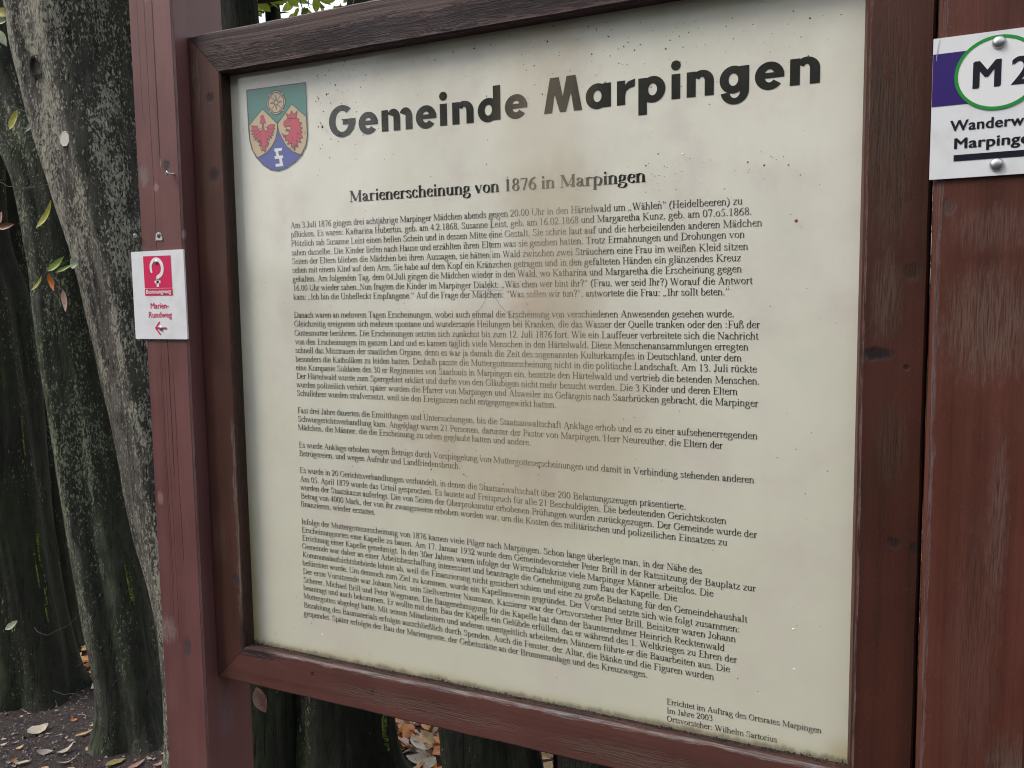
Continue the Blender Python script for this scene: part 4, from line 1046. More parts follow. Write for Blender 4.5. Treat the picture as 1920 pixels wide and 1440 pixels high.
# ---- serif lettering drawn with a broad-nib model: every glyph is a set of strokes
def arc(cx, cy, rx, ry, a0, a1, k=12):
    return [(cx+rx*math.cos(R(a0+(a1-a0)*i/k)), cy+ry*math.sin(R(a0+(a1-a0)*i/k))) for i in range(k+1)]
def cr(pts, k=4): return [(v.x, v.y) for v in catmull([(a, b, 0) for a, b in pts], k)]
class Glyphs:
    def __init__(s, thick, thin, bold=False):
        s.T, s.t, s.bold = thick, thin, bold; s.cache = {}
    def nib(s, pts):
        out = []
        m = len(pts)
        for i in range(m):
            a, b = pts[max(i-1, 0)], pts[min(i+1, m-1)]
            dx, dy = b[0]-a[0], b[1]-a[1]; l = math.hypot(dx, dy) or 1
            cN = abs(dx/l*0.26+dy/l*0.966)     # 15 degree nib
            out.append(s.t+(s.T-s.t)*cN**1.4)
        return (pts, out)
    def stem(s, x, y0, y1): return ([(x, y0), (x, y1)], [s.T, s.T])
    def bar(s, x0, x1, y, t=None): t = t or s.t+4; return ([(x0, y), (x1, y)], [t, t])
    def ser(s, x, y, w=None): w = w or s.T+84; return ([(x-w/2, y), (x+w/2, y)], [s.t-2, s.t-2])
    def foot(s, x, w=None): return s.ser(x, s.t/2, w)
    def flag(s, x, y): return ([(x-s.T/2-58, y-48), (x+s.T/2-2, y-12)], [22, 52])
    def dot(s, x, y, r=None):
        r = r or (52 if not s.bold else 72); return ([(x-r, y), (x-r*.5, y), (x+r*.5, y), (x+r, y)], [r*.9, r*1.85, r*1.85, r*.9])
    def diag(s, a, b, t): return ([a, b], [t, t])
    def get(s, ch):
        if ch not in s.cache: s.cache[ch] = s.make(ch)
        return s.cache[ch]
    def make(s, ch):
        n_, T, t = s.nib, s.T, s.t; st, ft, fg, sr, br = s.stem, s.foot, s.flag, s.ser, s.bar
        D = s.dot
        base = {'ä': 'a', 'ö': 'o', 'ü': 'u', 'Ä': 'A', 'Ö': 'O', 'Ü': 'U'}
        if ch in base:
            adv, g_ = s.get(base[ch]); y = 585 if ch.islower() else 770
            return adv, g_+[D(adv/2-85, y, 44), D(adv/2+85, y, 44)]
        X = {
        'a': (444, [n_(cr([(82, 325), (100, 405), (190, 440), (265, 410), (300, 330), (300, 200), (300, 80), (335, 30), (385, 30), (425, 62)])), D(92, 335, 40),
                    n_(cr([(300, 275), (200, 235), (95, 170), (78, 85), (130, 32), (215, 42), (300, 105)]))]),
        'b': (500, [st(105, 10, 683), fg(105, 683), n_(cr([(110, 350), (190, 432), (300, 420), (415, 330), (425, 200), (370, 60), (250, 16), (105, 50)]))]),
        'c': (444, [n_(cr([(375, 345), (320, 420), (220, 440), (110, 370), (72, 230), (110, 90), (210, 22), (320, 45), (400, 120)])), D(350, 350, 42)]),
        'd': (500, [st(375, 20, 683), fg(375, 683), ([(375, 30), (470, 45)], [45, 18]), n_(cr([(372, 350), (310, 425), (220, 435), (105, 360), (65, 215), (110, 75), (220, 18), (372, 80)]))]),
        'e': (444, [n_(cr([(392, 285), (360, 390), (250, 440), (130, 390), (68, 240), (105, 95), (215, 24), (320, 40), (405, 115)])), br(80, 405, 268, 44)]),
        'f': (333, [st(140, 10, 540), ft(150, 240), n_(cr([(140, 520), (160, 620), (230, 668), (300, 655)])), D(305, 632, 38), br(25, 290, 434)]),
        'g': (500, [n_(arc(230, 300, 135, 132, 0, 360, 16)), br(320, 460, 402, 40), n_(cr([(150, 190), (85, 130), (130, 72), (300, 55), (425, 10), (430, -95), (330, -180), (180, -195), (60, -150), (50, -70), (140, 10)]))]),
        'h': (500, [st(95, 10, 683), fg(95, 683), ft(95), n_(cr([(100, 340), (180, 420), (280, 435), (370, 370), (382, 250)])), st(382, 10, 270), ft(382)]),
        'i': (278, [st(139, 10, 440), fg(139, 455), ft(139), D(134, 612)]),
        'j': (278, [n_(cr([(150, 440), (150, 200), (145, -80), (90, -190), (-20, -190)])), fg(150, 455), D(145, 612)]),
        'k': (500, [st(95, 10, 683), fg(95, 683), ft(95), s.diag((120, 195), (385, 430), t+8), s.diag((195, 265), (425, 20), T), sr(370, 435, 160), sr(425, 14, 170)]),
        'l': (278, [st(139, 10, 683), fg(139, 683), ft(139)]),
        'm': (778, [st(100, 10, 440), fg(100, 455), ft(100), n_(cr([(105, 340), (180, 420), (275, 435), (360, 370), (388, 250)])), st(388, 10, 270), ft(388),
                    n_(cr([(395, 340), (470, 420), (560, 435), (650, 370), (676, 250)])), st(676, 10, 270), ft(676)]),
        'n': (500, [st(100, 10, 440), fg(100, 455), ft(100), n_(cr([(105, 340), (185, 420), (285, 435), (370, 370), (385, 250)])), st(385, 10, 270), ft(385)]),
        'o': (500, [n_(arc(250, 228, 180, 206, 0, 360, 18))]),
        'p': (500, [st(105, -205, 440), fg(105, 455), sr(110, -203), n_(cr([(110, 350), (190, 432), (300, 420), (415, 330), (425, 200), (370, 60), (250, 16), (105, 60)]))]),
        'q': (500, [st(385, -205, 440), sr(385, -203), n_(cr([(382, 350), (310, 425), (220, 435), (105, 360), (65, 215), (110, 75), (220, 18), (372, 80)]))]),
        'r': (333, [st(105, 10, 440), fg(105, 455), ft(110), n_(cr([(110, 330), (165, 410), (240, 430), (300, 405)])), D(295, 400, 42)]),
        's': (389, [n_(cr([(310, 330), (270, 415), (180, 438), (90, 395), (95, 310), (190, 250), (290, 190), (320, 110), (260, 35), (170, 22), (90, 55), (62, 140)]))]),
        't': (278, [n_(cr([(130, 560), (130, 400), (130, 150), (150, 45), (200, 22), (268, 55)])), br(20, 262, 434)]),
        'u': (500, [n_(cr([(100, 440), (100, 250), (105, 120), (160, 40), (250, 30), (375, 105)])), st(380, 15, 440), fg(100, 455), fg(380, 455), ([(380, 30), (470, 45)], [45, 18])]),
        'v': (500, [s.diag((75, 440), (262, 15), T), s.diag((425, 440), (250, 10), t+8), sr(80, 436, 160), sr(420, 436, 140)]),
        'w': (722, [s.diag((70, 440), (225, 15), T*.92), s.diag((365, 440), (225, 10), t+8), s.diag((345, 440), (500, 15), T*.92), s.diag((650, 440), (500, 10), t+8), sr(75, 436, 150), sr(350, 436, 150), sr(645, 436, 130)]),
        'x': (500, [s.diag((85, 440), (415, 10), T), s.diag((405, 440), (75, 10), t+8), sr(95, 436, 160), sr(410, 436, 140), sr(80, 14, 140), sr(415, 14, 160)]),
        'y': (500, [s.diag((75, 440), (262, 25), T), n_(cr([(430, 440), (300, 120), (200, -110), (130, -195), (60, -190)])), sr(80, 436, 160), sr(420, 436, 140)]),
        'z': (444, [br(50, 395, 430, t+6), br(40, 405, 20, t+6), s.diag((380, 430), (60, 20), T*.85), ([(52, 440), (48, 340)], [18, 18]), ([(398, 10), (412, 120)], [18, 18])]),
        'ß': (500, [st(110, 10, 540), ft(105, 170), n_(cr([(110, 520), (140, 630), (230, 678), (330, 640), (350, 540), (280, 440), (270, 380), (370, 290), (440, 190), (420, 70), (330, 20), (230, 40)]))]),
        'A': (722, [s.diag((355, 655), (110, 12), t+10), s.diag((350, 662), (600, 12), T*1.1), br(180, 500, 225), sr(105, 14, 190), sr(600, 14, 240)]),
        'B': (667, [st(165, 10, 650), br(40, 330, 648), br(40, 340, 14), n_(cr([(165, 648), (330, 645), (480, 600), (505, 490), (440, 380), (300, 345), (165, 345)])), n_(cr([(300, 348), (470, 320), (570, 200), (530, 70), (400, 18), (165, 16)]))]),
        'C': (667, [n_(cr([(615, 480), (540, 600), (380, 650), (190, 580), (85, 400), (85, 250), (180, 85), (370, 15), (520, 50), (630, 150)])), ([(612, 440), (612, 665)], [22, 22])]),
        'D': (722, [st(165, 10, 650), br(30, 330, 648), br(30, 330, 14), n_(cr([(165, 648), (360, 645), (560, 570), (650, 400), (640, 230), (540, 80), (350, 18), (165, 16)]))]),
        'E': (611, [st(165, 10, 650), br(25, 560, 648), br(25, 575, 14), br(165, 430, 340), ([(555, 655), (560, 510)], [22, 22]), ([(435, 400), (435, 280)], [20, 20]), ([(570, 8), (595, 165)], [22, 22])]),
        'F': (556, [st(165, 10, 650), br(25, 540, 648), br(165, 430, 330), sr(170, 14, 280), ([(538, 655), (545, 510)], [22, 22]), ([(435, 390), (435, 270)], [20, 20])]),
        'G': (722, [n_(cr([(630, 480), (540, 605), (380, 650), (190, 580), (85, 400), (85, 250), (180, 85), (370, 15), (500, 30), (610, 80)])), st(600, 60, 300), sr(600, 300, 230), ([(625, 440), (625, 665)], [22, 22])]),
        'H': (722, [st(150, 10, 650), st(572, 10, 650), br(150, 572, 340), sr(150, 648, 250), sr(150, 14, 250), sr(572, 648, 250), sr(572, 14, 250)]),
        'I': (333, [st(166, 10, 650), sr(166, 648, 280), sr(166, 14, 280)]),
        'J': (389, [n_(cr([(235, 648), (235, 350), (230, 120), (180, 15), (90, 0), (40, 60)])), sr(235, 648, 270), D(65, 85, 42)]),
        'K': (722, [st(160, 10, 650), sr(160, 648, 260), sr(160, 14, 260), s.diag((190, 300), (560, 645), t+8), s.diag((275, 375), (620, 14), T*1.05), sr(570, 648, 220), sr(620, 14, 220)]),
        'L': (611, [st(165, 10, 650), sr(165, 648, 290), br(25, 575, 14), ([(568, 8), (598, 175)], [24, 24])]),
        'M': (889, [s.diag((130, 10), (130, 650), t+8), s.diag((150, 655), (445, 60), T), s.diag((750, 655), (445, 50), t+8), st(745, 10, 650), sr(130, 14, 210), sr(745, 14, 250), sr(120, 648, 200), sr(765, 648, 200)]),
        'N': (722, [s.diag((130, 10), (130, 640), t+8), s.diag((130, 650), (590, 15), T*1.05), s.diag((592, 10), (592, 650), t+8), sr(125, 14, 210), sr(592, 648, 220), sr(95, 648, 180)]),
        'O': (722, [n_(arc(361, 331, 275, 318, 0, 360, 20))]),
        'P': (556, [st(160, 10, 650), br(25, 330, 648), sr(165, 14, 270), n_(cr([(160, 648), (340, 645), (490, 580), (505, 450), (430, 345), (300, 312), (160, 318)]))]),
        'Q': (722, [n_(arc(361, 331, 275, 318, 0, 360, 20)), n_(cr([(300, 10), (420, -80), (560, -150), (690, -160)]))]),
        'R': (667, [st(160, 10, 650), br(25, 330, 648), sr(160, 14, 260), n_(cr([(160, 648), (340, 645), (490, 590), (505, 480), (430, 370), (300, 338), (160, 338)])), s.diag((320, 340), (585, 14), T*1.05), sr(600, 14, 170)]),
        'S': (556, [n_(cr([(440, 500), (400, 610), (280, 652), (150, 610), (105, 500), (170, 410), (320, 340), (440, 250), (455, 130), (380, 35), (250, 14), (120, 60), (70, 180)])), ([(448, 460), (448, 660)], [22, 22])]),
        'T': (611, [st(305, 10, 650), br(30, 580, 648), sr(305, 14, 280), ([(28, 655), (20, 500)], [22, 22]), ([(582, 655), (592, 500)], [22, 22])]),
        'U': (722, [n_(cr([(150, 650), (150, 400), (155, 170), (240, 40), (370, 10), (500, 50), (585, 180)])), s.diag((590, 160), (590, 650), t+8), sr(150, 648, 250), sr(590, 648, 210)]),
        'V': (722, [s.diag((110, 650), (370, 15), T*1.05), s.diag((605, 650), (362, 10), t+8), sr(110, 648, 220), sr(610, 648, 190)]),
        'W': (944, [s.diag((100, 650), (315, 15), T), s.diag((470, 640), (310, 10), t+8), s.diag((455, 650), (660, 15), T), s.diag((840, 650), (655, 10), t+8), sr(100, 648, 200), sr(455, 648, 200), sr(850, 648, 180)]),
        'Z': (611, [br(60, 570, 645, t+8), br(40, 580, 18, t+8), s.diag((550, 640), (70, 20), T), ([(60, 650), (50, 500)], [22, 22]), ([(575, 10), (590, 160)], [22, 22])]),
        '0': (500, [n_(arc(250, 330, 180, 318, 0, 360, 18))]),
        '1': (500, [st(262, 10, 660), ft(262, 250), ([(120, 590), (262, 650)], [18, 40])]),
        '2': (500, [n_(cr([(60, 490), (120, 620), (240, 655), (370, 590), (385, 470), (300, 300), (60, 40)])), br(45, 455, 35, 66)]),
        '3': (500, [n_(cr([(70, 540), (150, 640), (270, 650), (370, 560), (330, 410), (210, 360), (330, 320), (415, 200), (350, 60), (200, 12), (60, 60)]))]),
        '4': (500, [s.diag((340, 655), (30, 195), t+8), br(20, 475, 188, 50), st(335, 5, 660)]),
        '5': (500, [br(160, 430, 630, 60), s.diag((165, 640), (110, 400), t+10), n_(cr([(110, 395), (280, 370), (385, 260), (370, 110), (240, 20), (60, 50)]))]),
        '6': (500, [n_(cr([(440, 650), (260, 580), (110, 400), (75, 220), (150, 60), (260, 16), (390, 80), (415, 220), (340, 350), (220, 375), (100, 300)]))]),
        '7': (500, [br(40, 440, 630, 62), s.diag((425, 620), (215, 0), T*.75), ([(45, 650), (30, 500)], [20, 20])]),
        '8': (500, [n_(arc(250, 505, 140, 145, 0, 360, 16)), n_(arc(250, 180, 165, 165, 0, 360, 16))]),
        '9': (500, [n_(cr([(60, 0), (240, 80), (390, 260), (425, 440), (350, 600), (240, 648), (110, 580), (85, 440), (150, 310), (270, 290), (400, 370)]))]),
        '.': (250, [D(125, 45, 50)]), ',': (250, [D(115, 45, 48), ([(140, 30), (90, -110)], [50, 14])]),
        ':': (278, [D(139, 45, 50), D(139, 390, 50)]), ';': (278, [D(139, 45, 50), D(139, 390, 50)]),
        '(': (333, [n_(cr([(285, 665), (130, 480), (75, 250), (130, 20), (285, -165)]))]), ')': (333, [n_(cr([(48, 665), (200, 480), (258, 250), (200, 20), (48, -165)]))]),
        '?': (444, [n_(cr([(75, 540), (120, 640), (230, 665), (350, 590), (345, 460), (245, 340), (225, 180)])), D(225, 45, 50)]),
        '"': (408, [([(120, 670), (120, 440)], [60, 20]), ([(285, 670), (285, 440)], [60, 20])]),
        '„': (444, [D(105, 45, 48), ([(130, 30), (80, -110)], [50, 14]), D(290, 45, 48), ([(315, 30), (265, -110)], [50, 14])]),
        '“': (444, [D(120, 510, 48), ([(95, 520), (150, 670)], [50, 14]), D(305, 510, 48), ([(280, 520), (335, 670)], [50, 14])]),
        '`': (250, [([(70, 680), (170, 540)], [50, 14])]), ' ': (250, []), '-': (333, [br(40, 285, 220, 60)]),
        }
        adv, g_ = X[ch]
        if s.bold:
            ba = {'a': 500, 'b': 556, 'd': 556, 'h': 556, 'k': 556, 'm': 833, 'n': 556, 'p': 556, 'r': 444, 't': 333, 'u': 556, 'M': 944}.get(ch, adv)
            k = (ba-30)/(adv-10) if adv else 1
            g_ = [([(x*k+15, y) for x, y in pp], ww) for pp, ww in g_]; adv = ba
        return adv, g_
ROM = Glyphs(88, 33); BOLD = Glyphs(150, 34, True)
def text_strips(text, gl):
    """list of strips in em/1000 units and the total advance"""
    x = 0; out = []
    for ch in text:
        adv, g_ = gl.get(ch)
        for pts, ws in g_:
            q = []; m = len(pts)
            closed = m > 8 and math.hypot(pts[0][0]-pts[-1][0], pts[0][1]-pts[-1][1]) < 1
            for i in range(m):
                a, b = (pts[m-2], pts[1]) if (closed and i in (0, m-1)) else (pts[max(i-1, 0)], pts[min(i+1, m-1)])
                dx, dy = b[0]-a[0], b[1]-a[1]; l = math.hypot(dx, dy) or 1; nx_, ny_ = -dy/l*ws[i]/2, dx/l*ws[i]/2
                q.append(((pts[i][0]+nx_+x, pts[i][1]+ny_), (pts[i][0]-nx_+x, pts[i][1]-ny_)))
            out.append(q)
        x += adv
    return out, x
def strips_mesh(strips, fn):
    V, F = [], []
    for si, q in enumerate(strips):
        b0 = len(V); lay = (si % 6)*0.00003     # each stroke a hair above the one before
        for a, b in q:
            for pt in (fn(*a), fn(*b)): V.append((pt[0], pt[1]-lay, pt[2]))
        for i in range(len(q)-1): F.append((b0+2*i, b0+2*i+1, b0+2*i+3, b0+2*i+2))
    return V, F
def set_line(name, text, x0, z0, x1, z1, gl, em=None, bow=0.0):
    st, adv = text_strips(text, gl); L = x1-x0; sx = L/(adv-30)
    em = em or sx*1000
    def fn(u, v):
        t = u*sx/L
        return (x0+u*sx, YI, z0+(z1-z0)*t+bow*4*t*(1-t)*L+v*em/1000.0)
    V, F = strips_mesh(st, fn); return sub(name, V, F, INK)
for (text, x0, z0, x1, z1) in LINES:
    set_line('text_line', text, x0, z0, x1, z1, ROM, EM if abs((x1-x0)/text_strips(text, ROM)[1]*1000-.0132) < .001 else EM*.86)
set_line('subtitle_lettering', *SUBTITLE, BOLD, None)

# ---- heavy geometric sans for the title: unit = x-height, glyph box [0..1] across
def ring(cx, cy, rx, ry, wx, wy, a0, a1, k=28):
    q = []
    for i in range(k+1):
        a = R(a0+(a1-a0)*i/k); q.append(((cx+rx*math.cos(a), cy+ry*math.sin(a)), (cx+(rx-wx)*math.cos(a), cy+(ry-wy)*math.sin(a))))
    return q
def rect(x0, x1, y0, y1): return [((x0, y0), (x1, y0)), ((x0, y1), (x1, y1))]
def title_glyph(ch):
    if ch == 'G': return [ring(.50, .70, .50, .78, .25, .27, 48, 353), rect(.52, 1.0, .53, .80), [((.76, .25), (.93, .25)), ((.76, .6), (.995, .6))]]
    if ch == 'e': return [ring(.5, .48, .5, .54, .33, .29, 0, 322), rect(.18, 1.0, .39, .60)]
    if ch == 'n': return [rect(0, .335, 0, 1), ring(.56, .58, .44, .45, .335, .27, 0, 150), rect(.665, 1, 0, .59)]
    if ch == 'm': return [rect(0, .22, 0, 1), ring(.39, .58, .218, .45, .218, .27, 0, 150), rect(.39, .608, 0, .59), ring(.785, .58, .215, .45, .215, .27, 0, 150), rect(.78, 1, 0, .59)]
    if ch == 'i': return [rect(.03, .97, 0, 1), ring(.5, 1.34, .52, .20, .52, .20, 0, 360)]
    if ch == 'd': return [rect(.68, 1, 0, 1.52), ring(.47, .48, .47, .54, .31, .30, 0, 360)]
    if ch == 'a': return [rect(.68, 1, 0, 1), ring(.47, .49, .47, .54, .31, .30, 0, 360)]
    if ch == 'p': return [rect(0, .32, -.50, 1), ring(.53, .50, .47, .54, .31, .30, 0, 360)]
    if ch == 'r': return [rect(0, .45, 0, 1), [((.30, .62), (.45, .35)), ((.42, .80), (.50, .55)), ((.62, .95), (.68, .66)), ((.98, 1.03), (.96, .71))]]
    if ch == 'g': return [rect(.68, 1, .05, 1), ring(.47, .50, .47, .54, .31, .30, 0, 360), ring(.52, .06, .48, .53, .30, .25, 0, -172)]
    if ch == 'M': return [[((0, 0), (.215, 0)), ((.165, 1.5), (.35, 1.5))], [((.165, 1.5), (.40, 1.5)), ((.42, .0), (.58, .0))], [((.60, 1.5), (.835, 1.5)), ((.42, .0), (.58, .0))], [((.785, 0), (1, 0)), ((.65, 1.5), (.835, 1.5))]]
TV, TF = [], []
for (ch, x0, z0, x1, z1) in TITLE:
    xh = 0.0316
    V, F = strips_mesh(title_glyph(ch), lambda u, v: (x0+(x1-x0)*u, YI, z0+(z1-z0)*u+v*xh))
    F = [tuple(i+len(TV) for i in f_) for f_ in F]; TV += V; TF += F
sub('title_lettering', TV, TF, INK)

# ---- crest of the municipality
def pol(V, F, M, pts, y, mi):
    b0 = len(V); V += [(x, y, z) for x, z in pts]; F.append(tuple(range(b0, b0+len(pts)))); M.append(mi)
def stroke(V, F, M, pts, y, w_, mi, closed=True):
    P = list(pts)+([pts[0]] if closed else [])
    for i in range(len(P)-1):
        (ax, az), (bx, bz) = P[i], P[i+1]; l = math.hypot(bx-ax, bz-az) or 1
        nx_, nz_ = -(bz-az)/l*w_/2, (bx-ax)/l*w_/2; ex, ez = (bx-ax)/l*w_*.4, (bz-az)/l*w_*.4; b0 = len(V)
        V += [(ax+nx_-ex, y, az+nz_-ez), (ax-nx_-ex, y, az-nz_-ez), (bx-nx_+ex, y, bz-nz_+ez), (bx+nx_+ex, y, bz+nz_+ez)]; F.append((b0, b0+1, b0+2, b0+3)); M.append(mi)
CM = [plain('crest_line', (0.03, 0.03, 0.03), .6), plain('crest_blue', (0.035, 0.060, 0.32), .6), plain('crest_green', (0.025, 0.19, 0.16), .6),
      plain('crest_gold', (0.52, 0.38, 0.23), .6), plain('crest_red', (0.50, 0.018, 0.055), .6), plain('crest_white', (0.72, 0.72, 0.70), .6)]
V, F, M = [], [], []
sh = CREST['shield']; cxs = sum(p[0] for p in sh)/len(sh); czs = sum(p[1] for p in sh)/len(sh)
y0 = -0.0003; dy = 0.00012
pol(V, F, M, [((x-cxs)*1.035+cxs, (z-czs)*1.03+czs) for x, z in sh], y0, 5)
pol(V, F, M, sh, y0-dy, 1); pol(V, F, M, CREST['green'], y0-2*dy, 2)
pol(V, F, M, CREST['gold_left'], y0-3*dy, 3); pol(V, F, M, CREST['gold_right'], y0-3*dy, 3)
stroke(V, F, M, CREST['gold_left'], y0-4*dy, .0013, 0); stroke(V, F, M, CREST['gold_right'], y0-4*dy, .0013, 0)
rx_, rz_ = ROSE
petal = []
for k in range(40):
    a = 2*math.pi*k/40; rr_ = 0.0168+0.0022*abs(math.cos(2*a)); petal.append((rx_+rr_*math.cos(a), rz_+rr_*math.sin(a)))
for k in range(4):
    a = R(45+90*k); c_ = (rx_+.0170*math.cos(a), rz_+.0170*math.sin(a)); tri = [(c_[0]+.0042*math.cos(a+t_), c_[1]+.0042*math.sin(a+t_)) for t_ in (-1.7, 0, 1.7)]
    pol(V, F, M, tri, y0-4*dy, 3); stroke(V, F, M, tri, y0-5*dy, .0005, 0)
pol(V, F, M, petal, y0-5*dy, 3); stroke(V, F, M, petal, y0-6*dy, .0013, 0)
for k in range(4):
    a = R(90*k); ca, sa = math.cos(a), math.sin(a)
    inner = [(rx_+(u*ca-v*sa), rz_+(u*sa+v*ca)) for u, v in ((.0145, -.0068), (.0158, 0), (.0145, .0068), (.012, .0078))]
    stroke(V, F, M, [(rx_+(u*ca-v*sa), rz_+(u*sa+v*ca)) for u, v in ((.0115, -.0085), (.0150, -.0060), (.0158, 0), (.0150, .0060), (.0115, .0085))], y0-6*dy, .0013, 0, False)
    stroke(V, F, M, [(rx_+(u*ca-v*sa), rz_+(u*sa+v*ca)) for u, v in ((.004, -.0016), (.0115, 0), (.004, .0016))], y0-6*dy, .0010, 0, False)
    a += R(45); stroke(V, F, M, [(rx_+.0045*math.cos(a), rz_+.0045*math.sin(a)), (rx_+.0150*math.cos(a), rz_+.0150*math.sin(a))], y0-6*dy, .0010, 0, False)
stroke(V, F, M, [(rx_+.0040*math.cos(i), rz_+.0040*math.sin(i)) for i in [k*.4 for k in range(16)]], y0-6*dy, .0012, 0)
for nm in ('eagle', 'lion', 'crown'):
    pol(V, F, M, CREST[nm], y0-5*dy, 4); stroke(V, F, M, CREST[nm], y0-6*dy, .0010, 0)
ex_ = sum(p[0] for p in CREST['eagle'])/len(CREST['eagle']); ez_ = sum(p[1] for p in CREST['eagle'])/len(CREST['eagle'])
for sg in (-1, 1):
    for k in range(6):
        z_ = ez_+.006-.0055*k; r0_, r1_ = .0045, .019-.0022*k
        stroke(V, F, M, [(ex_+sg*r0_, z_+.004), (ex_+sg*(r0_+r1_)*.55, z_+.001), (ex_+sg*r1_, z_-.0015)], y0-6*dy, .0009, 0, False)
lx = [p[0] for p in CREST['lion']]; lz = [p[1] for p in CREST['lion']]
lc = (sum(lx)/len(lx), sum(lz)/len(lz))
for dx_, dz_, l_ in ((-.004, -.012, .012), (.002, -.014, .014), (.007, -.010, .013), (.010, .002, .010), (-.001, -.004, .007)):
    stroke(V, F, M, [(lc[0]+dx_, lc[1]+dz_), (lc[0]+dx_+.0015, lc[1]+dz_-l_*.5), (lc[0]+dx_-.0005, lc[1]+dz_-l_)], y0-6*dy, .0009, 0, False)
stroke(V, F, M, [(lc[0]-.006, lc[1]+.020), (lc[0]-.002, lc[1]+.0205)], y0-6*dy, .0010, 0, False)
pol(V, F, M, CREST['symbol'], y0-3*dy, 5)
stroke(V, F, M, sh, y0-6*dy, .0017, 0)
sub('crest', V, F, CM, M, 'shield with green top, gold fields with red eagle and lion, gold rose and blue foot')

# ---- hairline cracks in the sheet
for pts in ([(-.5643, 1.6308), (-.5668, 1.601), (-.5690, 1.5775), (-.5700, 1.545), (-.5735, 1.5200), (-.5834, 1.4985), (-.6061, 1.4731), (-.6294, 1.4452), (-.6390, 1.4291)],
            [(-.5735, 1.520), (-.5612, 1.5079), (-.5450, 1.489), (-.5230, 1.4752)], [(-.605, 1.521), (-.585, 1.520), (-.5725, 1.521), (-.550, 1.520)]):
    V, F, M = [], [], []; P = [(v.x, v.y) for v in catmull([(a, b, 0) for a, b in pts], 4)]
    P = [(x+random.uniform(-.0004, .0004), z) for x, z in P]
    stroke(V, F, M, P, -0.0010, .00045, 0, False); sub('crack', V, F, plain('crack_line', (0.06, 0.055, 0.045), .7))

# ---- acrylic pane over the sheet with its dirt film and painted reflection
n = N('acrylic_pane'); p = n.objc(); S = n.sep(p)
tr_ = n.new('ShaderNodeBsdfTransparent'); tr_.inputs[0].default_value = (0.97, 0.975, 0.965, 1)
gl_ = n.new('ShaderNodeBsdfGlossy'); gl_.inputs['Roughness'].default_value = 0.09
n.set(gl_.inputs['Normal'], n.bump(n.noise(p, 5.0, 3), 0.12, 0.01))
fr_ = n.new('ShaderNodeFresnel'); fr_.inputs[0].default_value = 1.5
# warm reflection painted as a veil: a vertical strip widening into a brownish cloud low in the middle, plus pale clouds
warp = n.math('MULTIPLY', n.math('SUBTRACT', n.noise(p, 3.5, 4), .5), 0.16)
wx = n.math('ADD', S[0], warp)
ax_ = n.math('ABSOLUTE', n.math('SUBTRACT', wx, -0.475))
strip = n.math('MULTIPLY', n.math('MULTIPLY', n.rng(ax_, 0.015, 0.10, 1, 0), n.rng(S[2], 1.35, 1.50, 0.0, 1.0)), n.rng(S[2], 1.64, 1.74, 1.0, 0.5))
v_ = n.comb(n.math('DIVIDE', n.math('SUBTRACT', wx, -0.53), 0.26), 0.0, n.math('DIVIDE', n.math('SUBTRACT', S[2], 1.33), 0.20))
cloud = n.rng(n.vmath('LENGTH', v_), 0.45, 1.15, 1, 0)
warm = n.math('MAXIMUM', n.math('MULTIPLY', strip, .8), n.math('MULTIPLY', cloud, .75))
warm = n.math('MULTIPLY', warm, n.rng(n.noise(n.vmath('MULTIPLY', p, (1, 1, .5)), 8.0, 4), 0.2, 0.6, .6, 1))
v2_ = n.comb(n.math('DIVIDE', n.math('SUBTRACT', wx, -0.500), 0.045), 0.0, n.math('DIVIDE', n.math('SUBTRACT', S[2], 1.500), 0.03))
warm = n.math('MAXIMUM', warm, n.math('MULTIPLY', n.rng(n.vmath('LENGTH', v2_), .1, 1.5, 1, 0), 1.15))
pale = n.rng(n.noise(n.vmath('ADD', n.vmath('MULTIPLY', p, (1.0, 1, 0.6)), (9, 0, 2)), 5.5, 5, .6), 0.48, 0.72)
pale = n.math('MULTIPLY', pale, n.rng(S[2], 0.95, 1.4, 0.25, 1.0))
dfac = n.math('ADD', n.math('MULTIPLY', warm, 0.42), n.math('MULTIPLY', pale, 0.07), clamp=True)
dfac = n.math('ADD', dfac, 0.012)
dcol = n.mix(n.math('DIVIDE', n.math('MULTIPLY', warm, .42), dfac), (0.62, 0.62, 0.58, 1), (0.60, 0.50, 0.37, 1))
df_ = n.new('ShaderNodeBsdfDiffuse'); n.set(df_.inputs[0], dcol)
m1_ = n.new('ShaderNodeMixShader'); n.set(m1_.inputs[0], dfac); n.t.links.new(tr_.outputs[0], m1_.inputs[1]); n.t.links.new(df_.outputs[0], m1_.inputs[2])
m2_ = n.new('ShaderNodeMixShader'); bf_ = n.new('ShaderNodeNewGeometry').outputs['Backfacing']
n.set(m2_.inputs[0], n.math('MULTIPLY', n.math('MULTIPLY', fr_.outputs[0], 1.2, clamp=True), n.math('SUBTRACT', 1.0, bf_))); n.t.links.new(m1_.outputs[0], m2_.inputs[1]); n.t.links.new(gl_.outputs[0], m2_.inputs[2])
n.t.links.new(m2_.outputs[0], n.out.inputs[0])
PANE = n.m
n = N('acrylic_clear'); t_ = n.new('ShaderNodeBsdfTransparent'); n.t.links.new(t_.outputs[0], n.out.inputs[0]); CLEAR = n.m
V, F = box(XLb-.003, XRb+.003, -0.0050, -0.0022, ZBb-.003, ZTb+.003)
pane = mesh_obj('acrylic_pane', V, F, [PANE, CLEAR], fmats=[1, 1, 0, 1, 1, 1]); adopt(board, pane)

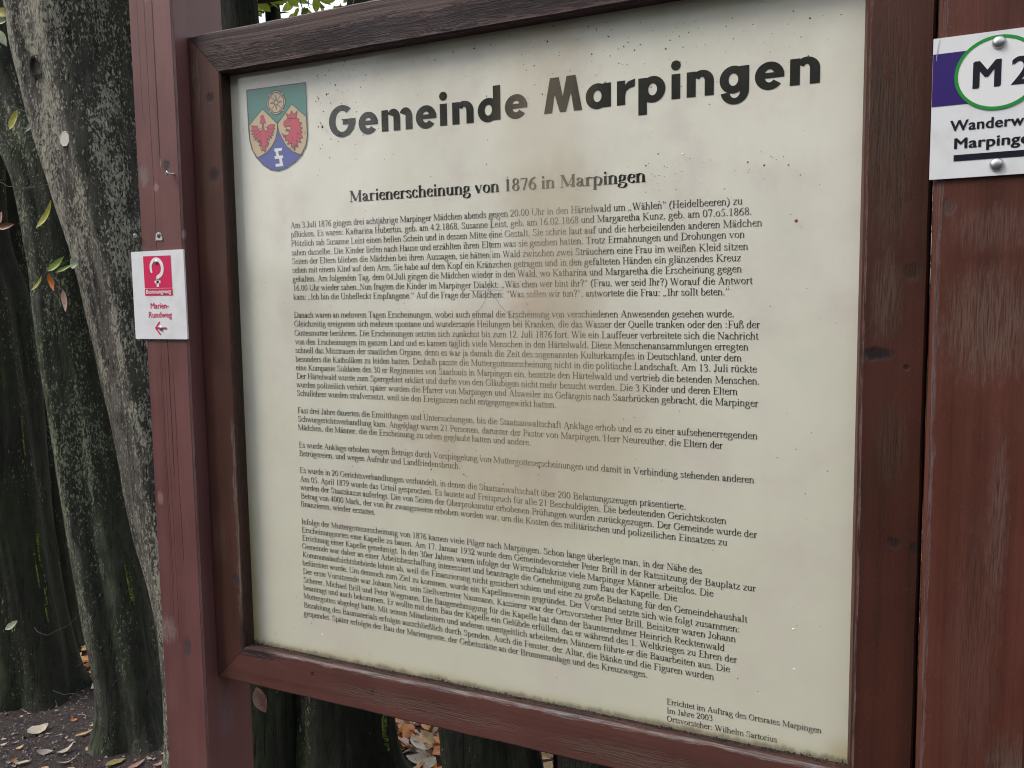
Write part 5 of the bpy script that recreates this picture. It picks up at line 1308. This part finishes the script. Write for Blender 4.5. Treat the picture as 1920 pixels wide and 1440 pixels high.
# dirt specks on the pane (uncountable)
rs = random.Random(5); V, F = [], []
def speck(x, z, s, y=-0.0053):
    b0 = len(V); k = rs.choice((4, 5, 6)); a0 = rs.random()*6; el = rs.uniform(.5, 1.0); th = rs.uniform(0, 3.14)
    for i in range(k):
        r_ = s*rs.uniform(.6, 1.2); u, v = r_*math.cos(a0+6.283*i/k), r_*math.sin(a0+6.283*i/k)*el
        V.append((x+u*math.cos(th)-v*math.sin(th), y, z+u*math.sin(th)+v*math.cos(th)))
    V.append((x, y-s*.5, z)); 
    for i in range(k): F.append((b0+i, b0+(i+1) % k, b0+k))
def cluster(cx, cz, sx, sz, cnt, s0, s1):
    for _ in range(cnt):
        x, z = rs.gauss(cx, sx), rs.gauss(cz, sz)
        if XLb+.006 < x < XRb-.004 and ZBb+.004 < z < ZTb-.002: speck(x, z, (s0+(s1-s0)*rs.random()**3)*1.5)
cluster(-.83, 1.80, .03, .045, 110, .0004, .0016)
cluster(-.84, 1.86, .05, .010, 25, .0004, .0013)
cluster(-.55, 1.868, .16, .010, 60, .0004, .0014)
cluster(-.35, 1.82, .12, .03, 130, .0004, .0014)
cluster(-.28, 1.665, .07, .012, 40, .0004, .0012)
cluster(-.60, 1.25, .09, .035, 70, .0004, .0013)
cluster(-.45, 1.33, .10, .05, 35, .0004, .0010)
cluster(-.72, 1.50, .05, .03, 25, .0004, .0010)
for _ in range(220): speck(rs.uniform(-1.03, -.09), rs.uniform(.93, 1.87), rs.uniform(.0004, .0012))
o = mesh_obj('dirt_speck', V, F, plain('dirt', (0.05, 0.045, 0.03), .8)); o['kind'] = 'stuff'; adopt(board, o)
# damp black crumbs and moss along the foot of the pane
V, F = [], []
for i in range(1700):
    x = rs.uniform(XLb+.001, XRb-.001); cor = math.exp(-(x-XLb)/.03)+math.exp(-(XRb-x)/.05)
    hh = .0012+.0050*max(0, noise.noise(Vector((x*28, 0, 0))))+.0045*max(0, noise.noise(Vector((x*7, 4, 0))))+.004*cor
    if rs.random() > .35+hh*90: continue
    z = zb-.001+rs.random()*hh; s = rs.uniform(.0004, .0013); y = rs.uniform(-.010, -.0045); b0 = len(V)
    for k in range(4): V.append((x+s*math.cos(k*1.57)*rs.uniform(.6, 1.5), y+rs.uniform(-s, s)*.5, z+s*math.sin(k*1.57)))
    V.append((x, y-s, z)); V.append((x, y+s, z))
    for k in range(4): F += [(b0+k, b0+(k+1) % 4, b0+4), (b0+(k+1) % 4, b0+k, b0+5)]
o = mesh_obj('black_moss', V, F, plain('black_moss', (0.014, 0.015, 0.010), .9)); o['kind'] = 'stuff'; adopt(board, o)
# a few clear drops
DROP = plain('water_drop', (0.75, 0.76, 0.72), .08)
for x, z, s in ((-.138, 1.078, .0017), (-.136, 1.025, .0014), (-.365, 1.005, .0016), (-.895, .950, .0018), (-.285, 1.690, .0016), (-.46, .995, .0012), (-.945, 1.0, .0012)):
    V = [(x+s*math.cos(a)*c_, -.0050-s*.5*math.sqrt(max(0, 1-c_*c_)), z+s*math.sin(a)*c_) for c_ in (1, .7, .3) for a in [k*.785 for k in range(8)]]+[(x, -.0050-s*.5, z)]
    F = [(r_*8+k, r_*8+(k+1) % 8, r_*8+8+(k+1) % 8, r_*8+8+k) for r_ in range(2) for k in range(8)]+[(16+k, 16+(k+1) % 8, 24) for k in range(8)]
    o = mesh_obj('water_drop', V, F, DROP, smooth=True); adopt(board, o)
o = mesh_obj('rust_spot', *[[(-.143+.0022*math.cos(a), -.0052, 1.597+.0022*math.sin(a)) for a in [k*.628 for k in range(10)]], [tuple(range(10))]], plain('rust', (0.20, 0.05, 0.02), .8)); adopt(board, o)

# ---- nails
def dome(name, x, y, z, r, h, mat, parent_thing, flat=False, k=16):
    V, F = [], []
    prof = [(1, 0), (.96, .35), (.75, .75), (.42, .95)] if not flat else [(1, 0), (1, .8), (.9, 1), (.5, 1)]
    for c_, hh in prof: V += [(x+r*c_*math.cos(6.2832*i/k), y-h*hh, z+r*c_*math.sin(6.2832*i/k)) for i in range(k)]
    V.append((x, y-h, z))
    for s in range(len(prof)-1): F += [(s*k+i, s*k+(i+1) % k, (s+1)*k+(i+1) % k, (s+1)*k+i) for i in range(k)]
    b0 = (len(prof)-1)*k; F += [(b0+i, b0+(i+1) % k, len(V)-1) for i in range(k)]
    o = mesh_obj(name, V, F, mat, smooth=not flat)
    if parent_thing: adopt(parent_thing, o)
    return o
def nail(x, z, out, tilt, r=0.0042):
    h = dome('nail', 0, 0, 0, r, 0.0015, METAL, None, True, 14)
    V, F = tube([(0, 0, 0), (0, out+.004, 0)], .0013, .0013, 8)
    me = h.data; bm = bmesh.new(); bm.from_mesh(me); vs = [bm.verts.new(v) for v in V]
    for f_ in F: bm.faces.new([vs[i] for i in f_])
    bm.to_mesh(me); bm.free()
    h.matrix_world = Matrix.Translation((x, PF-out, z)) @ Matrix.Rotation(tilt, 4, 'Z'); adopt(board, h)
nail(-1.1320, 1.7226, .010, R(-25)); nail(-1.2155, 1.6245, .008, R(35), .0035)
# torn remnant of a tin plate under a nail
V = [(-1.1760, PF-.0012, 1.6155), (-1.1605, PF-.0016, 1.6150), (-1.1600, PF-.0022, 1.6190), (-1.1635, PF-.0014, 1.6270), (-1.1690, PF-.0012, 1.6290), (-1.1745, PF-.0014, 1.6262)]
V += [(x, PF-.0004, z) for x, y, z in V]
F = [tuple(range(6)), tuple(range(11, 5, -1))]+[(i, (i+1) % 6, 6+(i+1) % 6, 6+i) for i in range(6)]
o = mesh_obj('tin_remnant', V, F, plain('tin', (0.62, 0.60, 0.60), .45, .3)); adopt(board, o)
dome('nail', -1.1675, PF-.0014, 1.6235, .0044, .0018, DULL, board, False)

# ================================================================== SIGNS
WHITE = N('enamel_white'); wp = WHITE.objc()
WHITE.bsdf(WHITE.mix(WHITE.rng(WHITE.noise(wp, 30.0, 5), .45, .75), (0.74, 0.76, 0.80, 1), (0.66, 0.67, 0.69, 1)), 0.28, spec=.5); WHITE = WHITE.m
def rplate(x, z, y0, y1, rc=0.0018, k=4):
    x0, x1, z0, z1 = x[0], x[1], z[0], z[1]; P = []
    for cx, cz, a0 in ((x1-rc, z0+rc, -90), (x1-rc, z1-rc, 0), (x0+rc, z1-rc, 90), (x0+rc, z0+rc, 180)):
        P += [(cx+rc*math.cos(R(a0+90*i/k)), cz+rc*math.sin(R(a0+90*i/k))) for i in range(k+1)]
    m = len(P); V = [(a, y0, b) for a, b in P]+[(a, y1, b) for a, b in P]
    return V, [tuple(range(m)), tuple(range(2*m-1, m-1, -1))]+[((i+1) % m, i, m+i, m+(i+1) % m) for i in range(m)]
def text_mesh(s, size, offset=0.0, sx=1.0, spacing=1.0):
    cu = bpy.data.curves.new('t', 'FONT'); cu.body = s; cu.size = size; cu.offset = offset; cu.space_character = spacing; cu.resolution_u = 6
    ob = bpy.data.objects.new('t', cu); C.objects.link(ob); bpy.context.view_layer.update()
    me = bpy.data.meshes.new_from_object(ob); C.objects.unlink(ob); bpy.data.objects.remove(ob)
    V = [(v.co.x*sx, v.co.y) for v in me.vertices]; F = [tuple(p.vertices) for p in me.polygons]
    return V, F
def put_text(name, s, x0, x1, z0, h, y, mat, parent_thing, offset=0.0, skew=0.0, spacing=1.0, align='fit', rot=0.0, bold=0.0):
    """x0..x1 the ink extents, z0 baseline, h = cap height"""
    V, F = text_mesh(s, 1.0, offset, spacing=spacing)
    a, b = min(v[0] for v in V), max(v[0] for v in V); capV, _ = text_mesh('M', 1.0, offset); ch = max(v[1] for v in capV)
    kx = (x1-x0)/(b-a); kz = h/ch; cs, sn = math.cos(rot), math.sin(rot)
    W_ = [((v[0]-a)*kx, v[1]*kz) for v in V]
    VV, FF = [], []
    for j_ in range(4 if bold else 1):
        du = (-.5+j_/3)*bold; b0 = len(VV); VV += [(x0+u*cs-v*sn+du, y-j_*.00003, z0+u*sn+v*cs+(j_ % 2-.5)*bold*.35) for u, v in W_]; FF += [tuple(i+b0 for i in f_) for f_ in F]
    o = mesh_obj(name, VV, FF, mat); adopt(parent_thing, o); return o
YS = PF-.0042
# --- left: small pilgrimage trail sign
s1 = thing('trail_sign', 'small white sign with pink emblem and left arrow, screwed to the left post', 'sign', (-1.172, PF, 1.448))
V, F = rplate((-1.2330, -1.1110), (1.4482, 1.5979), YS+.0004, PF-.0006); o = mesh_obj('sign_plate', V, F, WHITE); adopt(s1, o)
PINK = plain('sign_pink', (0.62, 0.018, 0.10), .35); WH2 = plain('sign_white_print', (0.78, 0.79, 0.82), .35)
def flat(name, pts, y, mat, par):
    o = mesh_obj(name, [(a, y, b) for a, b in pts], [tuple(range(len(pts)))], mat); adopt(par, o); return o
flat('emblem_square', [(-1.2042, 1.5355), (-1.1398, 1.5352), (-1.1400, 1.5889), (-1.2044, 1.5895)], YS, PINK, s1)
flat('emblem_square', [(-1.2040, 1.5224), (-1.1388, 1.5221), (-1.1396, 1.5342), (-1.2042, 1.5344)], YS, PINK, s1)
V, F = [], []
def strip2(pts, w_, y):
    b0 = len(V); m = len(pts)
    for i, (x, z) in enumerate(pts):
        a, b = pts[max(i-1, 0)], pts[min(i+1, m-1)]; l = math.hypot(b[0]-a[0], b[1]-a[1]); nx_, nz_ = -(b[1]-a[1])/l*w_[i]/2, (b[0]-a[0])/l*w_[i]/2
        V.extend([(x+nx_, y, z+nz_), (x-nx_, y, z-nz_)])
    for i in range(m-1): F.append((b0+2*i, b0+2*i+1, b0+2*i+3, b0+2*i+2))
hk = [(-1.1850, 1.5610), (-1.1872, 1.5680), (-1.1862, 1.5755), (-1.1815, 1.5812), (-1.1750, 1.5838), (-1.1680, 1.5822), (-1.1622, 1.5768), (-1.1600, 1.5690), (-1.1615, 1.5612), (-1.1660, 1.5560), (-1.1716, 1.5535), (-1.1728, 1.5490)]
hp = [(v.x, v.y) for v in catmull([(a, b, 0) for a, b in hk], 4)]
strip2(hp, [.0042+.0022*math.sin(min(1, i/(len(hp)-1)*1.5)*1.57) for i in range(len(hp))], YS-.0004)
strip2([(-1.1728, 1.5505), (-1.1722, 1.5372)], [.0056]*2, YS-.0004); strip2([(-1.1795, 1.5452), (-1.1658, 1.5452)], [.0046]*2, YS-.0004)
o = mesh_obj('question_mark_emblem', V, F, WH2); adopt(s1, o)
put_text('lettering', 'Besinnungsweg', -1.2005, -1.1425, 1.5258, .0068, YS-.0004, WH2, s1, 0, bold=.0005)
put_text('lettering', 'Marien-', -1.1925, -1.1500, 1.5005, .0098, YS, PINK, s1, 0, bold=.0005)
put_text('lettering', 'Rundweg', -1.1978, -1.1440, 1.4850, .0100, YS, PINK, s1, 0, bold=.0005)
V, F = [], []
strip2([(-1.1730, 1.4778), (-1.1832, 1.4672), (-1.1724, 1.4558)], [.0032, .0036, .0032], YS); strip2([(-1.1832, 1.4672), (-1.1568, 1.4668)], [.0032]*2, YS-.0003)
o = mesh_obj('arrow', V, F, PINK); adopt(s1, o)
dome('screw', -1.1735, YS, 1.5788, .0042, .0026, METAL, s1); dome('screw', -1.1705, YS, 1.4670, .0044, .0026, METAL, s1)
#R
s2 = thing('trail_sign', 'white sign with purple band and M 2 in a green ring, on the right post', 'sign', (0.065, PF, 1.629))
V, F = rplate((0.0030, 0.1270), (1.6292, 1.7788), YS+.0004, PF-.0006, .001); o = mesh_obj('sign_plate', V, F, WHITE); adopt(s2, o)
PUR = plain('sign_purple', (0.030, 0.011, 0.15), .35); GRN = plain('sign_green', (0.012, 0.26, 0.035), .35); NAVY = plain('sign_black', (0.006, 0.006, 0.016), .35)
flat('purple_band', [(0.0032, 1.7070), (0.1268, 1.7070), (0.1268, 1.7622), (0.0032, 1.7622)], YS, PUR, s2)
cx_, cz_, rx2, rz2 = .0650, 1.7360, .0408, .0384
flat('white_disc', [(cx_+rx2*math.cos(k*.1309), cz_+rz2*math.sin(k*.1309)) for k in range(48)], YS-.0003, WH2, s2)
V, F = [], []
for k in range(49):
    a = k*.1309; V += [(cx_+rx2*math.cos(a), YS-.0006, cz_+rz2*math.sin(a)), (cx_+(rx2-.0034)*math.cos(a), YS-.0006, cz_+(rz2-.0034)*math.sin(a))]
F = [(2*i, 2*i+1, 2*i+3, 2*i+2) for i in range(48)]; o = mesh_obj('green_ring', V, F, GRN); adopt(s2, o)
put_text('lettering', 'M', .0432, .0668, 1.7220, .0272, YS-.0006, NAVY, s2, .0, bold=.0028)
put_text('lettering', '2', .0788, .0955, 1.7220, .0272, YS-.0006, NAVY, s2, .0, bold=.0028)
put_text('lettering', 'Wanderweg', .0222, .1060, 1.6795, .0108, YS, NAVY, s2, .0, spacing=1.05, bold=.0009)
put_text('lettering', 'Marpingen', .0268, .1055, 1.6605, .0108, YS, NAVY, s2, .0, spacing=1.05, bold=.0011)
flat('black_bar', [(.0262, 1.6472), (.1075, 1.6472), (.1075, 1.6538), (.0262, 1.6538)], YS, NAVY, s2)
V, F = [], []
strip2([(.0096, 1.7782), (.0082, 1.7720), (.0070, 1.7640), (.0064, 1.7550)], [.0004, .0008, .0008, .0003], YS-.0002)
o = mesh_obj('scratch', V, F, plain('scratch_grey', (.45, .45, .48), .6)); adopt(s2, o)
dome('screw', .0650, YS-.0006, 1.7665, .0066, .0040, METAL, s2, k=24); dome('screw', .0672, YS-.0003, 1.6405, .0068, .0040, METAL, s2, k=24)
